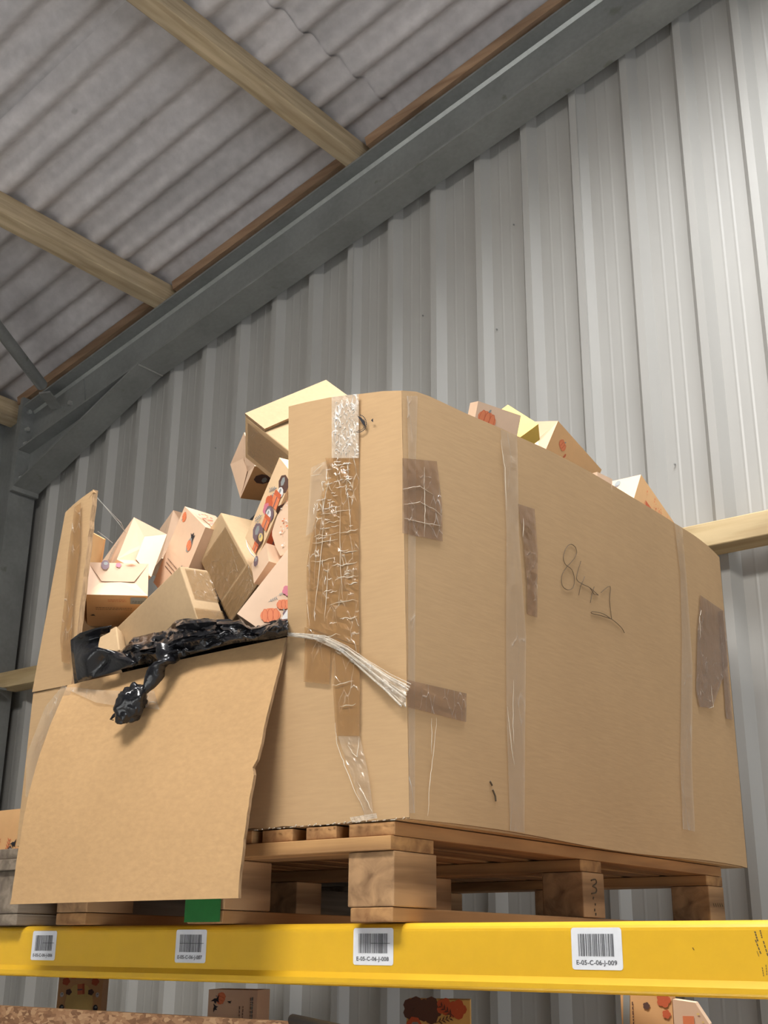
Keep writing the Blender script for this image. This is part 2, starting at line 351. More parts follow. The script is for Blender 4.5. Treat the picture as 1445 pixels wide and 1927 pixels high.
# brace tube in the roof plane
def onR(px, py, c0):
    r = ray(px, py); return CAM + r * ((c0 - CAM.z) / (r.z - ROOF_K * r.x))
br = empty('brace_tube', (-4.15, 2.85, 3.98), 'round galvanised brace tube bolted to the rafter end, upper left', 'brace')
A = V3((-4.175, 2.875, 4.0)); Bp = onR(0, 622, RT - .075); D = (Bp - A).normalized()
m = MB(); m.tube([A + D * .10, A + D * 2.6], .026, 16); m.build('tube', MAT['steel'], br, smooth=True)
m = MB(); m.obox(A + V3((-.035, .02, -.03)) - D * .03, D * .14, (.05, .02, 0), (0, 0, .008)); m.build('flattened_end', MAT['bolt'], br)
# purlins
PU = [(-2.479, 'sawn timber purlin across the upper middle of the roof'), (-3.512, 'sawn timber purlin at left above the rafter haunch'), (-4.545, 'dark timber eaves purlin above the column head'),
      (-1.02, None), (.2, None)]
for x0, lab in PU:
    if lab is None: continue
    m = MB(); P = V3((x0, -5, rz(x0, RT) + .0005)); m.obox(P, SLOPE * .068, (0, 8.0, 0), RN * (PH - .002))
    m.build('purlin', MAT['purlin'], bevel=.004, thing=(lab, 'purlin', 'roof purlins'))
    c_ = MB(); c_.obox(V3((x0 - .03, YN + .01, rz(x0 - .03, RT) + .0005)), SLOPE * .028, (0, .05, 0), RN * .006)
# battens on top of the rafter between the purlins
for i, (xa, xb, lab) in enumerate(((-4.46, -3.52, 'brown batten under the roof between eaves purlin and left purlin'), (-3.44, -2.49, 'brown batten under the roof between the two visible purlins'), (-2.405, 3.5, 'brown batten under the roof right of the upper purlin'))):
    m = MB(); m.obox((xa, 2.900, rz(xa, RT + PH - .046)), SLOPE * ((xb - xa) / CT), (0, .05, 0), RN * .042)
    m.build('timber_batten', MAT['batten'], thing=(lab, 'batten', 'battens over the rafter'))
# wall rail
m = MB(); m.box(-4.391, 3.2, 2.93, 3.0195, 2.728, 2.796); m.build('sheeting_rail', MAT['rail'], bevel=.003, thing=('horizontal sawn timber rail fixed along the steel wall', 'rail'))

# ================================================================ RACKING
YB = 1.5
def beam_profile(): 
    z1 = 1.7425; z0 = 1.6525; y0 = YB; p = []
    for k in range(6): a = PI / 2 * k / 5; p.append((y0 + .012 - .012 * math.sin(a), z1 - .012 + .012 * math.cos(a)))
    p += [(y0, 1.6725), (y0 - .004, 1.668), (y0 - .0075, 1.664), (y0 - .0075, 1.6575)]
    for k in range(1, 4): a = PI / 2 * k / 3; p.append((y0 - .0075 + .005 * (1 - math.cos(a)), 1.6575 - .005 * math.sin(a)))
    p += [(y0 + .045, z0), (y0 + .045, z1)]
    return p
def rack_beam(y_shift, z_shift, label, x0=-3.795, x1=-.22):
    prof = [(y + y_shift, z + z_shift) for y, z in beam_profile()]
    if y_shift: prof = [(2 * (YB + y_shift) - y + .045, z) for y, z in prof]
    root = empty('rack_beam', ((x0 + x1) / 2, YB + y_shift, z_shift + 1.6525), label, 'beam', 'pallet rack beams')
    m = MB(); m.grid([[(x, y, z) for y, z in prof] for x in (x0, x1)], 0, True); m.face([(x0, y, z) for y, z in prof]); m.face([(x1, y, z) for y, z in prof[::-1]])
    m.build('beam_body', MAT['yellow'], root, fix=True)
    return root
beam = rack_beam(0, 0, 'yellow steel pallet rack beam with white barcode labels across the front')
rack_beam(1.02, 0, 'yellow steel rear rack beam carrying the back of the pallets')
def text_mesh(txt, size, P, u, v, mat, parent, name, width=None, bold=.0):
    cu = bpy.data.curves.new('t', 'FONT'); cu.body = txt; cu.size = size; cu.offset = bold; cu.space_character = 1.04
    t = bpy.data.objects.new('t', cu); C.objects.link(t); bpy.context.view_layer.update()
    me = bpy.data.meshes.new_from_object(t.evaluated_get(bpy.context.evaluated_depsgraph_get())); bpy.data.objects.remove(t)
    xs = [q.co.x for q in me.vertices]; x0, x1 = min(xs), max(xs); k = (width / (x1 - x0)) if width else 1
    mb = MB(); vs = [P + u * ((q.co.x - x0) * k) + v * q.co.y for q in me.vertices]
    for pl in me.polygons: mb.face([vs[i] for i in pl.vertices])
    bpy.data.meshes.remove(me)
    return mb.build(name, mat, parent)
def barcode_label(x0, x1, z0, z1, txt, seed, scratch, where):
    yf = YB - .0006; root = MB(); r = .004; pts = []
    for cx, cz, a0 in ((x1 - r, z1 - r, 0), (x0 + r, z1 - r, 90), (x0 + r, z0 + r, 180), (x1 - r, z0 + r, 270)):
        for k in range(5): a = math.radians(a0 + 22.5 * k); pts.append((cx + r * math.cos(a), yf, cz + r * math.sin(a)))
    root.face(pts); lab = root.build('barcode_label', MAT['label'], beam, label='white barcode label reading ' + txt + where)
    R = random.Random(seed); b = MB(); W = x1 - x0; H = z1 - z0
    x = x0 + W * .14; xe = x0 + W * .85; zb0 = z0 + H * .32; zb1 = z1 - H * .15
    while x < xe:
        w_ = R.choice((.0006, .0006, .0011, .0017)); b.face([(x, yf - .0004, zb0), (min(x + w_, xe), yf - .0004, zb0), (min(x + w_, xe), yf - .0004, zb1), (x, yf - .0004, zb1)]); x += w_ + R.choice((.0005, .0008, .0013))
    if scratch:
        zz = (zb0 + zb1) / 2; b.face([(x0 + W * scratch, yf - .0006, zz - .0004), (x0 + W * .92, yf - .0006, zz - .0004), (x0 + W * .92, yf - .0006, zz + .0004), (x0 + W * scratch, yf - .0006, zz + .0004)])
    b.build('barcode', MAT['bars'], lab)
    text_mesh(txt, .0079, V3((x0 + W * .09, yf - .0004, z0 + H * .12)), V3((1, 0, 0)), V3((0, 0, 1)), MAT['bars'], lab, 'code_text', W * .80, .00012)
barcode_label(-2.035, -1.962, 1.6815, 1.7335, 'E-05-C-06-J-006', 1, .45, '')
barcode_label(-1.636, -1.561, 1.6815, 1.7345, 'E-05-C-06-J-007', 2, .14, '')
barcode_label(-1.242, -1.165, 1.683, 1.7355, 'E-05-C-06-J-008', 3, .45, '')
barcode_label(-.864, -.789, 1.682, 1.7345, 'E-05-C-06-J-009', 4, 0, '')
sc = MB()
for (a, b_, w_) in (((1420, 1752), (1426, 1772), 1.6), ((1430, 1750), (1434, 1766), 1.2), ((1421, 1768), (1432, 1796), 1.3), ((1436, 1770), (1445, 1800), 1.2), ((1424, 1790), (1428, 1800), .7), ((1434, 1820), (1437, 1838), .8), ((1441, 1815), (1443, 1836), .7), ((1303, 1783), (1306, 1788), 1.2)):
    for k in range(4):
        p = onY(a[0] + (b_[0] - a[0]) * (k + .1) / 4, a[1] + (b_[1] - a[1]) * (k + .1) / 4, YB - .0004); q = onY(a[0] + (b_[0] - a[0]) * (k + .85) / 4, a[1] + (b_[1] - a[1]) * (k + .85) / 4, YB - .0004); h = V3((.0006 * w_, 0, 0)); sc.face([p - h, p + h, q + h, q - h])
sc.build('paint_scuffs', MAT['scuff'], beam, label='dark scuff marks at the right of the beam')

# ================================================================ PALLETS
ZB0, ZB1, ZK1, ZS1, ZD1 = 1.7435, 1.765, 1.8455, 1.867, 1.888
FY = 1.475
def pallet(x_left, x_right, y0, label, mats, decks, group, seed, solid=False):
    R = random.Random(seed); L_ = 1.195
    root = empty('pallet', ((x_left + x_right) / 2, y0 + L_ / 2, ZB0), label, 'pallet', group)
    W = x_right - x_left; bx = [(x_left, x_left + .088), (x_left + W / 2 - .045, x_left + W / 2 + .045), (x_right - .087, x_right)]
    by = [(y0, y0 + .11), (y0 + .567, y0 + .647), (y0 + 1.115, y0 + L_)]
    j = lambda s: R.uniform(-s, s)
    for a, b in bx:
        m = MB(); m.box(a + .004 + j(.003), b - j(.003), y0 + j(.002), y0 + L_ - .002, ZB0, ZB1 - .001); m.build('base_board', mats[1], root, bevel=.002)
        for c, d in ([(y0, y0 + L_)] if solid else by):
            m = MB(); m.box(a + j(.002), b, c + (j(.002)), d, ZB1, ZK1 - .0008); m.build('bearer' if solid else 'block', mats[2], root, bevel=.002)
    for c, d in by:
        m = MB(); m.box(x_left + .002, x_right - .001, c - .006 + j(.002), d - .006 if d < y0 + 1 else d, ZK1, ZS1 - .0006); m.build('stringer_board', mats[0], root, bevel=.0015)
    for a, b in decks:
        m = MB(); z = j(.001); m.box(a, b, y0 + j(.003), y0 + L_ - .004, ZS1, ZD1 - .001 + z); m.build('deck_board', mats[1], root, bevel=.0015)
    return root
dk = [(-1.237, -1.147), (-1.325, -1.262), (-1.422, -1.355), (-1.50, -1.44), (-1.59, -1.52), (-1.68, -1.61), (-1.77, -1.70), (-1.845, -1.79), (-1.939, -1.865)]
pal = pallet(-1.94, -1.147, FY, 'brown wooden pallet under the big cardboard box', (MAT['pal_x'], MAT['pal_y'], MAT['pal_b']), dk, 'wooden pallets on the rack', 3)
m = MB(); m.face([(-1.588, FY - .004, ZB0 + .002), (-1.503, FY - .004, ZB0 + .002), (-1.503, FY - .004, ZB1 + .03), (-1.588, FY - .004, ZB1 + .03)]); m.build('green_paint_patch', MAT['green'], pal, label='green paint on the middle foot of the pallet')
# stamp on the middle right block
m = MB(); 
def stroke(mb, pts, r):
    pts = [V3(p) for p in pts]
    if len(pts) > 3:                         # smooth the pen line
        q = [pts[0]] + pts + [pts[-1]]; out = []
        for k in range(1, len(q) - 2):
            for t in (0, .33, .66): out.append(.5 * ((2 * q[k]) + (q[k + 1] - q[k - 1]) * t + (2 * q[k - 1] - 5 * q[k] + 4 * q[k + 1] - q[k + 2]) * t * t + (3 * q[k] - q[k - 1] - 3 * q[k + 1] + q[k + 2]) * t ** 3))
        pts = out + [pts[-1]]
    mb.tube(pts, r, 5, caps=True)
xb_ = -1.1465
for st in ([(1112, 1657), (1120, 1655), (1122, 1662), (1115, 1668)], [(1115, 1668), (1122, 1672), (1121, 1680), (1113, 1682)], [(1117, 1688), (1116, 1692)], [(1120, 1700), (1120, 1704)], [(1119, 1710), (1119, 1715)], [(1121, 1718), (1121, 1723)]):
    stroke(m, [onX(p[0], p[1], xb_) for p in st], .0014)
m.build('stamped_mark', MAT['ink'], pal)
m = MB()
for k in range(5): stroke(m, [onX(1342 + k * 4, 1700, xb_), onX(1344 + k * 4, 1706, xb_)], .0009)
m.build('stamped_mark', MAT['ink'], pal)
dk2 = [(-2.155, -2.068), (-2.27, -2.18), (-2.38, -2.29), (-2.50, -2.40), (-2.61, -2.52), (-2.72, -2.63), (-2.86, -2.74)]
pallet(-2.86, -2.066, FY + .004, 'grey weathered pallet at the far left edge', (MAT['old'],) * 3, dk2, 'wooden pallets on the rack', 9, True)

# ================================================================ BIG CARTON
ZB = ZD1 + .001; XR = -1.117; YBK = 2.742
def sm(t): t = max(0, min(1, t)); return t * t * (3 - 2 * t)
def xs(y, z):                               # outer face of the bulging right side
    u = max(0, min(1, (y - FY) / (YBK - FY))); v = (z - ZB) / .72
    return XR - .019 * v * (1 - u) ** 4 + .036 * math.sin(PI * u) ** .8 * max(0, v)
def side(px, py, off=.0):
    x = XR
    for _ in range(6): p = onX(px, py, x); x = xs(p.y, p.z) + off
    return onX(px, py, x)
def front(px, py, off=.0): return onY(px, py, FY - off)
box = empty('cardboard_carton', (-1.6, 2.1, ZB), 'huge torn brown cardboard pallet box patched with clear tape', 'box')
TH = .007
# right side panel
NY = 40; NZ = 22
top_px = [(756, 735), (780, 736), (800, 742), (870, 775), (905, 790), (940, 805), (985, 826), (1028, 845), (1110, 888), (1190, 936), (1270, 985), (1310, 1010), (1335, 1030), (1350, 1045)]
tops = [side(*p) for p in top_px]; tops[0].y = FY
def ztop(y):
    for a, b in zip(tops, tops[1:]):
        if a.y <= y <= b.y: return a.z + (b.z - a.z) * (y - a.y) / (b.y - a.y + 1e-9)
    return tops[0].z if y < tops[0].y else tops[-1].z
rows = []
for i in range(NY + 1):
    u = i / NY; y = FY + .0008 + (YBK - FY) * u; zt = ztop(y); zb_ = ZB + .0035 * math.sin(u * 9) * (0 < i < NY)
    rows.append([(xs(y, z := zb_ + (zt - zb_) * j / NZ), y, z) for j in range(NZ + 1)])
m = MB(); m.slab(rows, V3((-TH, 0, 0)), 0, 1); m.build('side_panel', [MAT['kraft'], MAT['flute']], box, smooth=False, fix=True)
# front lower panel
fold_R = front(541, 1200); fold_L = front(130, 1290); 
XL = -2.084
def zfold(x): t = (x - fold_L.x) / (fold_R.x - fold_L.x); return fold_L.z + (fold_R.z - fold_L.z) * t
rows = []
N = 30
for i in range(N + 1):
    x = XL + (XR - XL) * i / N
    zt = zfold(min(x, fold_R.x)) if x < fold_R.x else fold_R.z
    zb_ = ZB + random.uniform(0, .003)
    rows.append([(min(x, xs(FY, zb_ + (zt - zb_) * j / 8)) - .0004 if i == N else x, FY, zb_ + (zt - zb_) * j / 8) for j in range(9)])
m = MB(); m.slab(rows, V3((0, TH, 0)), 0, 1); m.build('front_panel', [MAT['kraft'], MAT['flute']], box, fix=True)
# front right standing piece
rows = []
ftop = [front(*p) for p in ((543, 765), (575, 757), (620, 748), (680, 741), (720, 736), (756, 735))]
def ftz(t):
    k = t * (len(ftop) - 1); i = min(int(k), len(ftop) - 2); return ftop[i].lerp(ftop[i + 1], k - i)
for i in range(21):
    t = i / 20; T = ftz(t); xb0 = fold_R.x + (XR - fold_R.x) * t
    r = []
    for j in range(23):
        s = j / 22; z = fold_R.z + (T.z - fold_R.z) * s
        x = xb0 + (T.x - xb0) * s
        if t == 1: x = xs(FY, z)
        r.append((x - .0004 * (t == 1), FY - .004 * math.sin(PI * s) * math.sin(PI * t), z))
    rows.append(r)
m = MB(); m.slab(rows, V3((0, TH, 0)), 0, 1); m.build('front_panel', [MAT['kraft'], MAT['flute']], box, fix=True, label='tall front panel piece with crackled tape')
# left standing strip
Lb = front(130, 1290); tl = front(125, 965); tr = front(178, 922)
rows = []
for j in range(25):
    s = j / 24; zl = 2.195 + (tl.z - 2.195) * s; zr_ = 2.195 + (tr.z - 2.195) * s
    xl_ = XL + (tl.x - XL) * s; xr_ = -1.958 + (tr.x + 1.958) * s + random.uniform(-.0016, .0016)
    rows.append([(xl_ + (xr_ - xl_) * k / 6, FY - .003 - .003 * math.sin(PI * k / 6) * s, zl + (zr_ - zl) * (k / 6)) for k in range(7)])
m = MB(); m.slab(rows, V3((.002, .011, 0)), 0, 1); m.build('front_panel', [MAT['kraft'], MAT['flute']], box, fix=True, label='torn left strip of the box front standing up')
m = MB(); p = front(178, 922); q = front(150, 968)
m.obox(q + V3((0, -.004, 0)), p - q, (0, .012, 0), (.001, 0, -.006), 0); m.build('folded_peak', MAT['kraft'], box)
# left, back and bottom panels
rows = []
for i in range(25):
    u = i / 24; y = FY + (YBK - FY) * u; b = .11 * math.sin(PI * min(1, u * 1.1)) if u < .9 else .11 * math.sin(PI * .99) 
    zt = 2.45 if u > .08 else 2.56 - u * 1.4
    rows.append([(XL - b * (j / 10) + .052 * (j / 10) * max(0, 1 - u * 3), y + .004, ZB + (zt - ZB) * j / 10) for j in range(11)])
m = MB(); m.slab(rows, V3((TH, 0, 0)), 0, 1); m.build('side_panel', [MAT['kraft'], MAT['flute']], box, fix=True)
m = MB(); m.box(XL + .01, XR - .01, YBK - TH - .002, YBK - .002, ZB, 2.56); m.build('back_panel', MAT['kraft'], box)
m = MB(); m.box(XL + TH, XR - TH, FY + TH, YBK - TH * 2, ZB, ZB + TH); m.build('bottom_panel', MAT['kraft'], box)
# hanging flap
NU, NV = 30, 34
rows = []
R_ = random.Random(5)
jit = [.0022 * noise.noise(V3((k * .35, 0, 2))) + R_.uniform(-.0005, .0005) for k in range(NV + 1)]; jr = [.003 * noise.noise(V3((k * .3, 4, 2))) + R_.uniform(-.0005, .0005) for k in range(NV + 1)]
for i in range(NU + 1):
    u = i / NU; r = []
    for j in range(NV + 1):
        s = j / NV
        x = fold_L.x + (fold_R.x - fold_L.x) * u
        ztopf = zfold(x)
        zbot = 1.777
        yy = FY - .004 - .085 * s - .018 * math.sin(PI * s) - .004 * math.sin(3.3 * u + 5 * s)
        xx = x
        if i == 0: xx += (.012 * sm(1 - s * 8)) * -.0 + jit[j]; 
        if i == NU: xx += jr[j] - (.006 if .50 < s < .54 else 0)
        xx += .004 * s
        r.append((xx, yy, ztopf + (zbot - ztopf) * s))
    rows.append(r)
def flap_pt(px, py, off=.0):
    y = 1.44
    for _ in range(8):
        p = onY(px, py, y); s = max(0, min(1, (zfold(p.x) - p.z) / (zfold(p.x) - 1.777))); u = (p.x - fold_L.x) / (fold_R.x - fold_L.x)
        y = FY - .004 - .085 * s - .018 * math.sin(PI * s) - .004 * math.sin(3.3 * u + 5 * s) - off
    return onY(px, py, y)
m = MB(); m.slab(rows, V3((0, .006, 0)), 0, 1); m.build('folded_flap', [MAT['kraft_flap'], MAT['flute']], box, fix=True, label='front flap cut free and folded down over the pallet')
# crushed edge tape at the bottom of the flap
# ---- tape -----------------------------------------------------------------
def strip(name, left, right, surf, mat, off=.0012, na=8, sub=6, wr=.0015, label=None, seed=0, parent=None):
    rows = []
    for k in range(len(left) - 1):
        for s in range(sub + (k == len(left) - 2)):
            t = s / sub; a = (left[k][0] + (left[k + 1][0] - left[k][0]) * t, left[k][1] + (left[k + 1][1] - left[k][1]) * t)
            b = (right[k][0] + (right[k + 1][0] - right[k][0]) * t, right[k][1] + (right[k + 1][1] - right[k][1]) * t)
            r = []
            for q in range(na + 1):
                g = q / na; px = a[0] + (b[0] - a[0]) * g; py = a[1] + (b[1] - a[1]) * g
                n = noise.noise(V3((px * .06 + seed, py * .035, seed)))
                r.append(surf(px, py, off + wr * abs(n) * 2))
            rows.append(r)
    m = MB(); m.grid(rows); return m.build(name, mat, parent or box, smooth=False, label=label)
strip('packing_tape', [(624, 747), (624, 862)], [(675, 741), (675, 862)], front, MAT['tape_silver'], .0075, sub=16, label='silvery crackled tape strip at the top of the front')
strip('packing_tape', [(612, 862), (620, 900), (601, 949), (585, 1009), (577, 1066), (577, 1120), (577, 1180)], [(675, 862), (675, 900), (675, 949), (675, 1009), (675, 1066), (675, 1120), (676, 1215)], front, MAT['tape'], .0068, na=12, sub=8, wr=.003)
strip('packing_tape', [(573, 1180), (573, 1232), (571, 1283)], [(622, 1200), (622, 1240), (619, 1288)], front, MAT['tape'], .0055, wr=.001)
strip('packing_tape', [(622, 1200), (626, 1290), (632, 1385)], [(676, 1215), (677, 1290), (676, 1385)], front, MAT['tape'], .0062, sub=10, wr=.001)
strip('packing_tape', [(636, 1385), (650, 1430), (668, 1480), (686, 1535)], [(677, 1385), (690, 1440), (698, 1490), (702, 1530)], front, MAT['tape_clear'], .004, wr=.005)
strip('packing_tape', [(585, 880), (580, 960), (575, 1010)], [(625, 862), (612, 900), (588, 1000)], front, MAT['tape_clear'], .0062, wr=.002)
# loose white folded edges of the tape
def thread(name, pts, surf, off, r, mat, parent=None, n=6):
    m = MB()
    P = []
    for k in range(len(pts) - 1):
        for s in range(5): t = s / 5; P.append(surf(pts[k][0] + (pts[k + 1][0] - pts[k][0]) * t, pts[k][1] + (pts[k + 1][1] - pts[k][1]) * t, off))
    P.append(surf(*pts[-1], off)); L_ = len(P)
    P = [p + V3((noise.noise(p * 90) * .0016, 0, noise.noise(p * 90 + V3((9, 0, 0))) * .0016)) for p in P]
    m.tube(P, [r * (.25 + 1.1 * math.sin(PI * k / (L_ - 1)) * (.55 + .6 * abs(noise.noise(p * 60)))) for k, p in enumerate(P)], n, sq=.6); return m.build(name, mat, parent or box, smooth=True)
MAT['glint'] = plain('tape_wrinkle_glint', (.88, .84, .76), .15, coat=.8)  # pale colour stands in for glare glints on the tape
MAT['crease'] = plain('tape_crease_white', (.78, .70, .57), .2, coat=.5)
for pts in ([(630, 1360), (634, 1400), (648, 1440), (668, 1490), (685, 1525)], [(655, 1402), (664, 1418), (672, 1424), (675, 1390)], [(672, 1470), (690, 1505), (700, 1530)]):
    thread('tape_crease', pts, front, .007, .0011, MAT['crease'])
strip('tape_end_tab', [(658, 1538), (662, 1548)], [(708, 1530), (710, 1540)], front, MAT['film'], .008, wr=.003)
# crinkle ridges in the front tape
R_ = random.Random(11)
for (a, b, y0) in ((603, 660, 968), (640, 674, 1003), (590, 640, 1010), (588, 636, 1024), (645, 674, 1040), (585, 630, 1057), (625, 672, 1066), (630, 674, 1090), (655, 672, 1100), (620, 674, 1138), (610, 640, 985), (640, 672, 1165), (600, 640, 1200), (625, 665, 1290), (640, 670, 1330)):
    pts = [(a + (b - a) * k / 5, y0 - (b - a) * .17 * k / 5 + R_.uniform(-2, 2)) for k in range(6)]
    thread('tape_crease', pts, front, .0095, .0007 + R_.random() * .0006, MAT['crease'], n=5)
for pts in ([(577, 1110), (579, 1150), (583, 1178)], [(610, 960), (606, 1020), (598, 1100), (590, 1160)], [(640, 950), (640, 1060), (645, 1130)], [(618, 1060), (614, 1120), (610, 1170)], [(655, 930), (660, 1000)], [(590, 890), (608, 872)], [(585, 895), (604, 893)]):
    thread('tape_crease', pts, front, .0095, .0007, MAT['crease'], n=5)
R_ = random.Random(77); m = MB()
for k in range(95):
    py = R_.uniform(872, 1190) if k > 45 else R_.uniform(868, 960); lft = 612 - (py - 868) * .36 if py < 960 else 583; lft = max(581, lft + 6)
    px = R_.uniform(lft, 666); l_ = R_.uniform(4, 20); up2 = R_.random() < .35
    P = [front(px + (l_ * q / 4 if not up2 else R_.uniform(-1, 1)), py - (l_ * .16 * q / 4 if not up2 else -l_ * q / 4) + R_.uniform(-1.3, 1.3), .0096) for q in range(5)]
    if P[-1].x > front(675, py).x: continue
    m.tube(P, [.0002, .0007 + R_.random() * .0006, .0008, .0006, .0002], 4, sq=.6)
for k in range(60):
    px = R_.uniform(627, 668); py = R_.uniform(752, 860); l_ = R_.uniform(3, 10)
    P = [front(px + R_.uniform(-2.5, 2.5), py + l_ * q / 3, .0088) for q in range(4)]; m.tube(P, [.0002, .0009, .0007, .0002], 4, sq=.6)
o = m.build('tape_glints', MAT['glint'], box, smooth=True, label='fine wrinkles in the clear tape with painted pale glints'); o['kind'] = 'stuff'
# twisted film from the torn corner to the patch on the side
m = MB(); R_ = random.Random(3)
for s in range(9):
    o = (s - 4)
    pts = []
    for k, (px, py, sp_) in enumerate(((541, 1193, .4), (575, 1196, .7), (610, 1201, 1.1), (650, 1222, 1.6), (690, 1254, 2.4), (730, 1284, 3.4), (764, 1308, 5.0))):
        pts.append(front(px - o * sp_ * .45, py + o * sp_ + R_.uniform(-.8, .8), .010 + .007 * math.sin(s * 1.9 + k)))
    P = [pts[0]]
    for a, b in zip(pts, pts[1:]): P += [a.lerp(b, .5), b]
    m.tube(P, .0008 + .0005 * (s % 3), 6)
m.build('twisted_film', MAT['film'], box, smooth=True, label='clear tape twisted into a rope across the front')
strip('twisted_film', [(541, 1190), (590, 1193), (640, 1210), (690, 1245), (740, 1275), (764, 1286)], [(541, 1196), (590, 1203), (640, 1226), (690, 1268), (735, 1308), (764, 1332)], front, MAT['film'], .009, wr=.006)
# side tapes
strip('packing_tape', [(757, 862), (757, 940), (757, 1003)], [(822, 868), (832, 950), (833, 1019)], side, MAT['tape_side'], .003, label='brown crinkled tape patch near the front corner')
strip('packing_tape', [(766, 1279), (766, 1330)], [(878, 1305), (877, 1359)], side, MAT['tape_side'], .003, label='brown tape patch holding the twisted film')
strip('packing_tape', [(942, 808), (948, 900), (953, 1000), (952, 1200), (953, 1350), (960, 1563)], [(973, 820), (975, 900), (976, 1000), (990, 1200), (988, 1380), (987, 1567)], side, MAT['tape_clear'], .002)
strip('packing_tape', [(975, 948), (985, 1020), (992, 1100), (992, 1155)], [(1006, 958), (1012, 1040), (1011, 1100), (1011, 1162)], side, MAT['tape_side'], .003)
strip('packing_tape', [(1269, 985), (1280, 1080), (1283, 1200), (1280, 1440), (1285, 1560)], [(1284, 995), (1292, 1090), (1303, 1250), (1302, 1440), (1308, 1565)], side, MAT['tape_clear'], .003)
strip('packing_tape', [(1318, 1120), (1312, 1200), (1310, 1300), (1316, 1330)], [(1362, 1150), (1368, 1200), (1370, 1250), (1340, 1333)], side, MAT['tape_side'], .003)
strip('packing_tape', [(1352, 1150), (1360, 1260), (1366, 1352)], [(1360, 1150), (1370, 1260), (1379, 1355)], side, MAT['tape_side'], .003)
strip('packing_tape', [(765, 745), (768, 850), (768, 1300), (770, 1530)], [(786, 745), (783, 850), (781, 1300), (781, 1530)], side, MAT['tape_clear'], .0015)
for pts in ([(942, 827), (950, 880), (953, 960)], [(822, 1350), (815, 1420), (808, 1480), (805, 1535)], [(812, 1352), (812, 1420)], [(966, 1280), (965, 1360), (967, 1400)], [(955, 1330), (962, 1400), (968, 1440)], [(1318, 1200), (1316, 1160), (1320, 1148)], [(1338, 1290), (1342, 1330), (1334, 1333)], [(985, 975), (984, 1010)], [(798, 880), (800, 960), (798, 1010)], [(760, 950), (790, 945), (820, 960), (832, 972)], [(760, 975), (800, 985), (832, 990)], [(758, 920), (790, 915), (815, 930)]):
    thread('tape_crease', pts, side, .0045, .0008, MAT['crease'], n=5)
# pen writing on the side: 8447 with a line beneath
m = MB()
W8 = [[(1083, 1030), (1075, 1024), (1066, 1030), (1060, 1048), (1064, 1062), (1076, 1072), (1081, 1090), (1078, 1106), (1068, 1110), (1058, 1102), (1057, 1084), (1066, 1068), (1080, 1052), (1085, 1040), (1083, 1030)],
      [(1093, 1056), (1086, 1080), (1086, 1092), (1098, 1100), (1110, 1106), (1126, 1120)], [(1100, 1085), (1092, 1105), (1089, 1120)], [(1118, 1104), (1113, 1122), (1111, 1134)], [(1110, 1106), (1118, 1118), (1126, 1120)],
      [(1131, 1115), (1148, 1103), (1147, 1130), (1151, 1165)], [(1151, 1165), (1130, 1158), (1113, 1154), (1116, 1151), (1135, 1155), (1150, 1165)], [(1151, 1165), (1160, 1172), (1170, 1182), (1175, 1191)]]
for st in W8: stroke(m, [side(*p, .0015) for p in st], .00055)
m.build('pen_writing', MAT['ink'], box, label='handwritten number on the side panel')
m = MB()
for st in ([(922, 1470), (926, 1478)], [(927, 1486), (932, 1498), (933, 1508)]): stroke(m, [side(*p, .001) for p in st], .0016)
m.build('pen_mark', MAT['ink'], box)
# printed round emblem on the front
m = MB(); 
def ring2(cx, cy, r0, r1, a0, a1, n=24):
    for k in range(n):
        b0 = a0 + (a1 - a0) * k / n; b1 = a0 + (a1 - a0) * (k + .7) / n
        m.face([front(cx + r * math.cos(math.radians(b)), cy + r * 1.15 * math.sin(math.radians(b)), .0086) for r, b in ((r0, b0), (r1, b0), (r1, b1), (r0, b1))])
ring2(675, 797, 13.2, 15, -80, 110, 16); 
m.face([front(*p, .0086) for p in ((672, 782), (680, 786), (686, 793), (688, 803), (683, 799), (678, 791))])
for k in range(14):
    a = math.radians(-40 + 10 * k); b_ = math.radians(-31 + 10 * k); m.face([front(675 + r * math.cos(x), 797 + r * 1.15 * math.sin(x), .0086) for r, x in ((11, a), (12, a), (12, b_), (11, b_))])
m.face([front(*p, .0086) for p in ((698, 791), (702, 787), (702, 795))])
m.build('printed_emblem', MAT['p_black'], box)
# tape on the left strip and across the flap top
strip('packing_tape', [(140, 955), (128, 1040), (121, 1130), (113, 1200), (116, 1245)], [(152, 945), (150, 1030), (138, 1130), (135, 1190), (130, 1250)], front, MAT['tape'], .013, wr=.002)
strip('packing_tape', [(118, 1290), (85, 1330), (50, 1420), (48, 1500)], [(138, 1296), (118, 1330), (80, 1400), (60, 1500)], front, MAT['tape_clear'], .012, wr=.003)
strip('packing_tape', [(132, 1292), (180, 1298), (230, 1300), (290, 1300)], [(132, 1300), (180, 1322), (230, 1330), (300, 1335)], flap_pt, MAT['tape_clear'], .003, wr=.003)
m = MB(); R_ = random.Random(8)
for k in range(26):                          # torn paper fibres along the bottom edge
    px = 480 + k * 11 + R_.uniform(-3, 3); py = 1563 - (px - 465) * .075
    p = front(px, py, .002); m.tube([p, p + V3((R_.uniform(.003, .010), -.002, R_.uniform(-.001, .003)))], .0009, 4)
m.build('torn_fibres', MAT['crease'], box, label='pale torn paper edge along the bottom of the front')['kind'] = 'stuff'

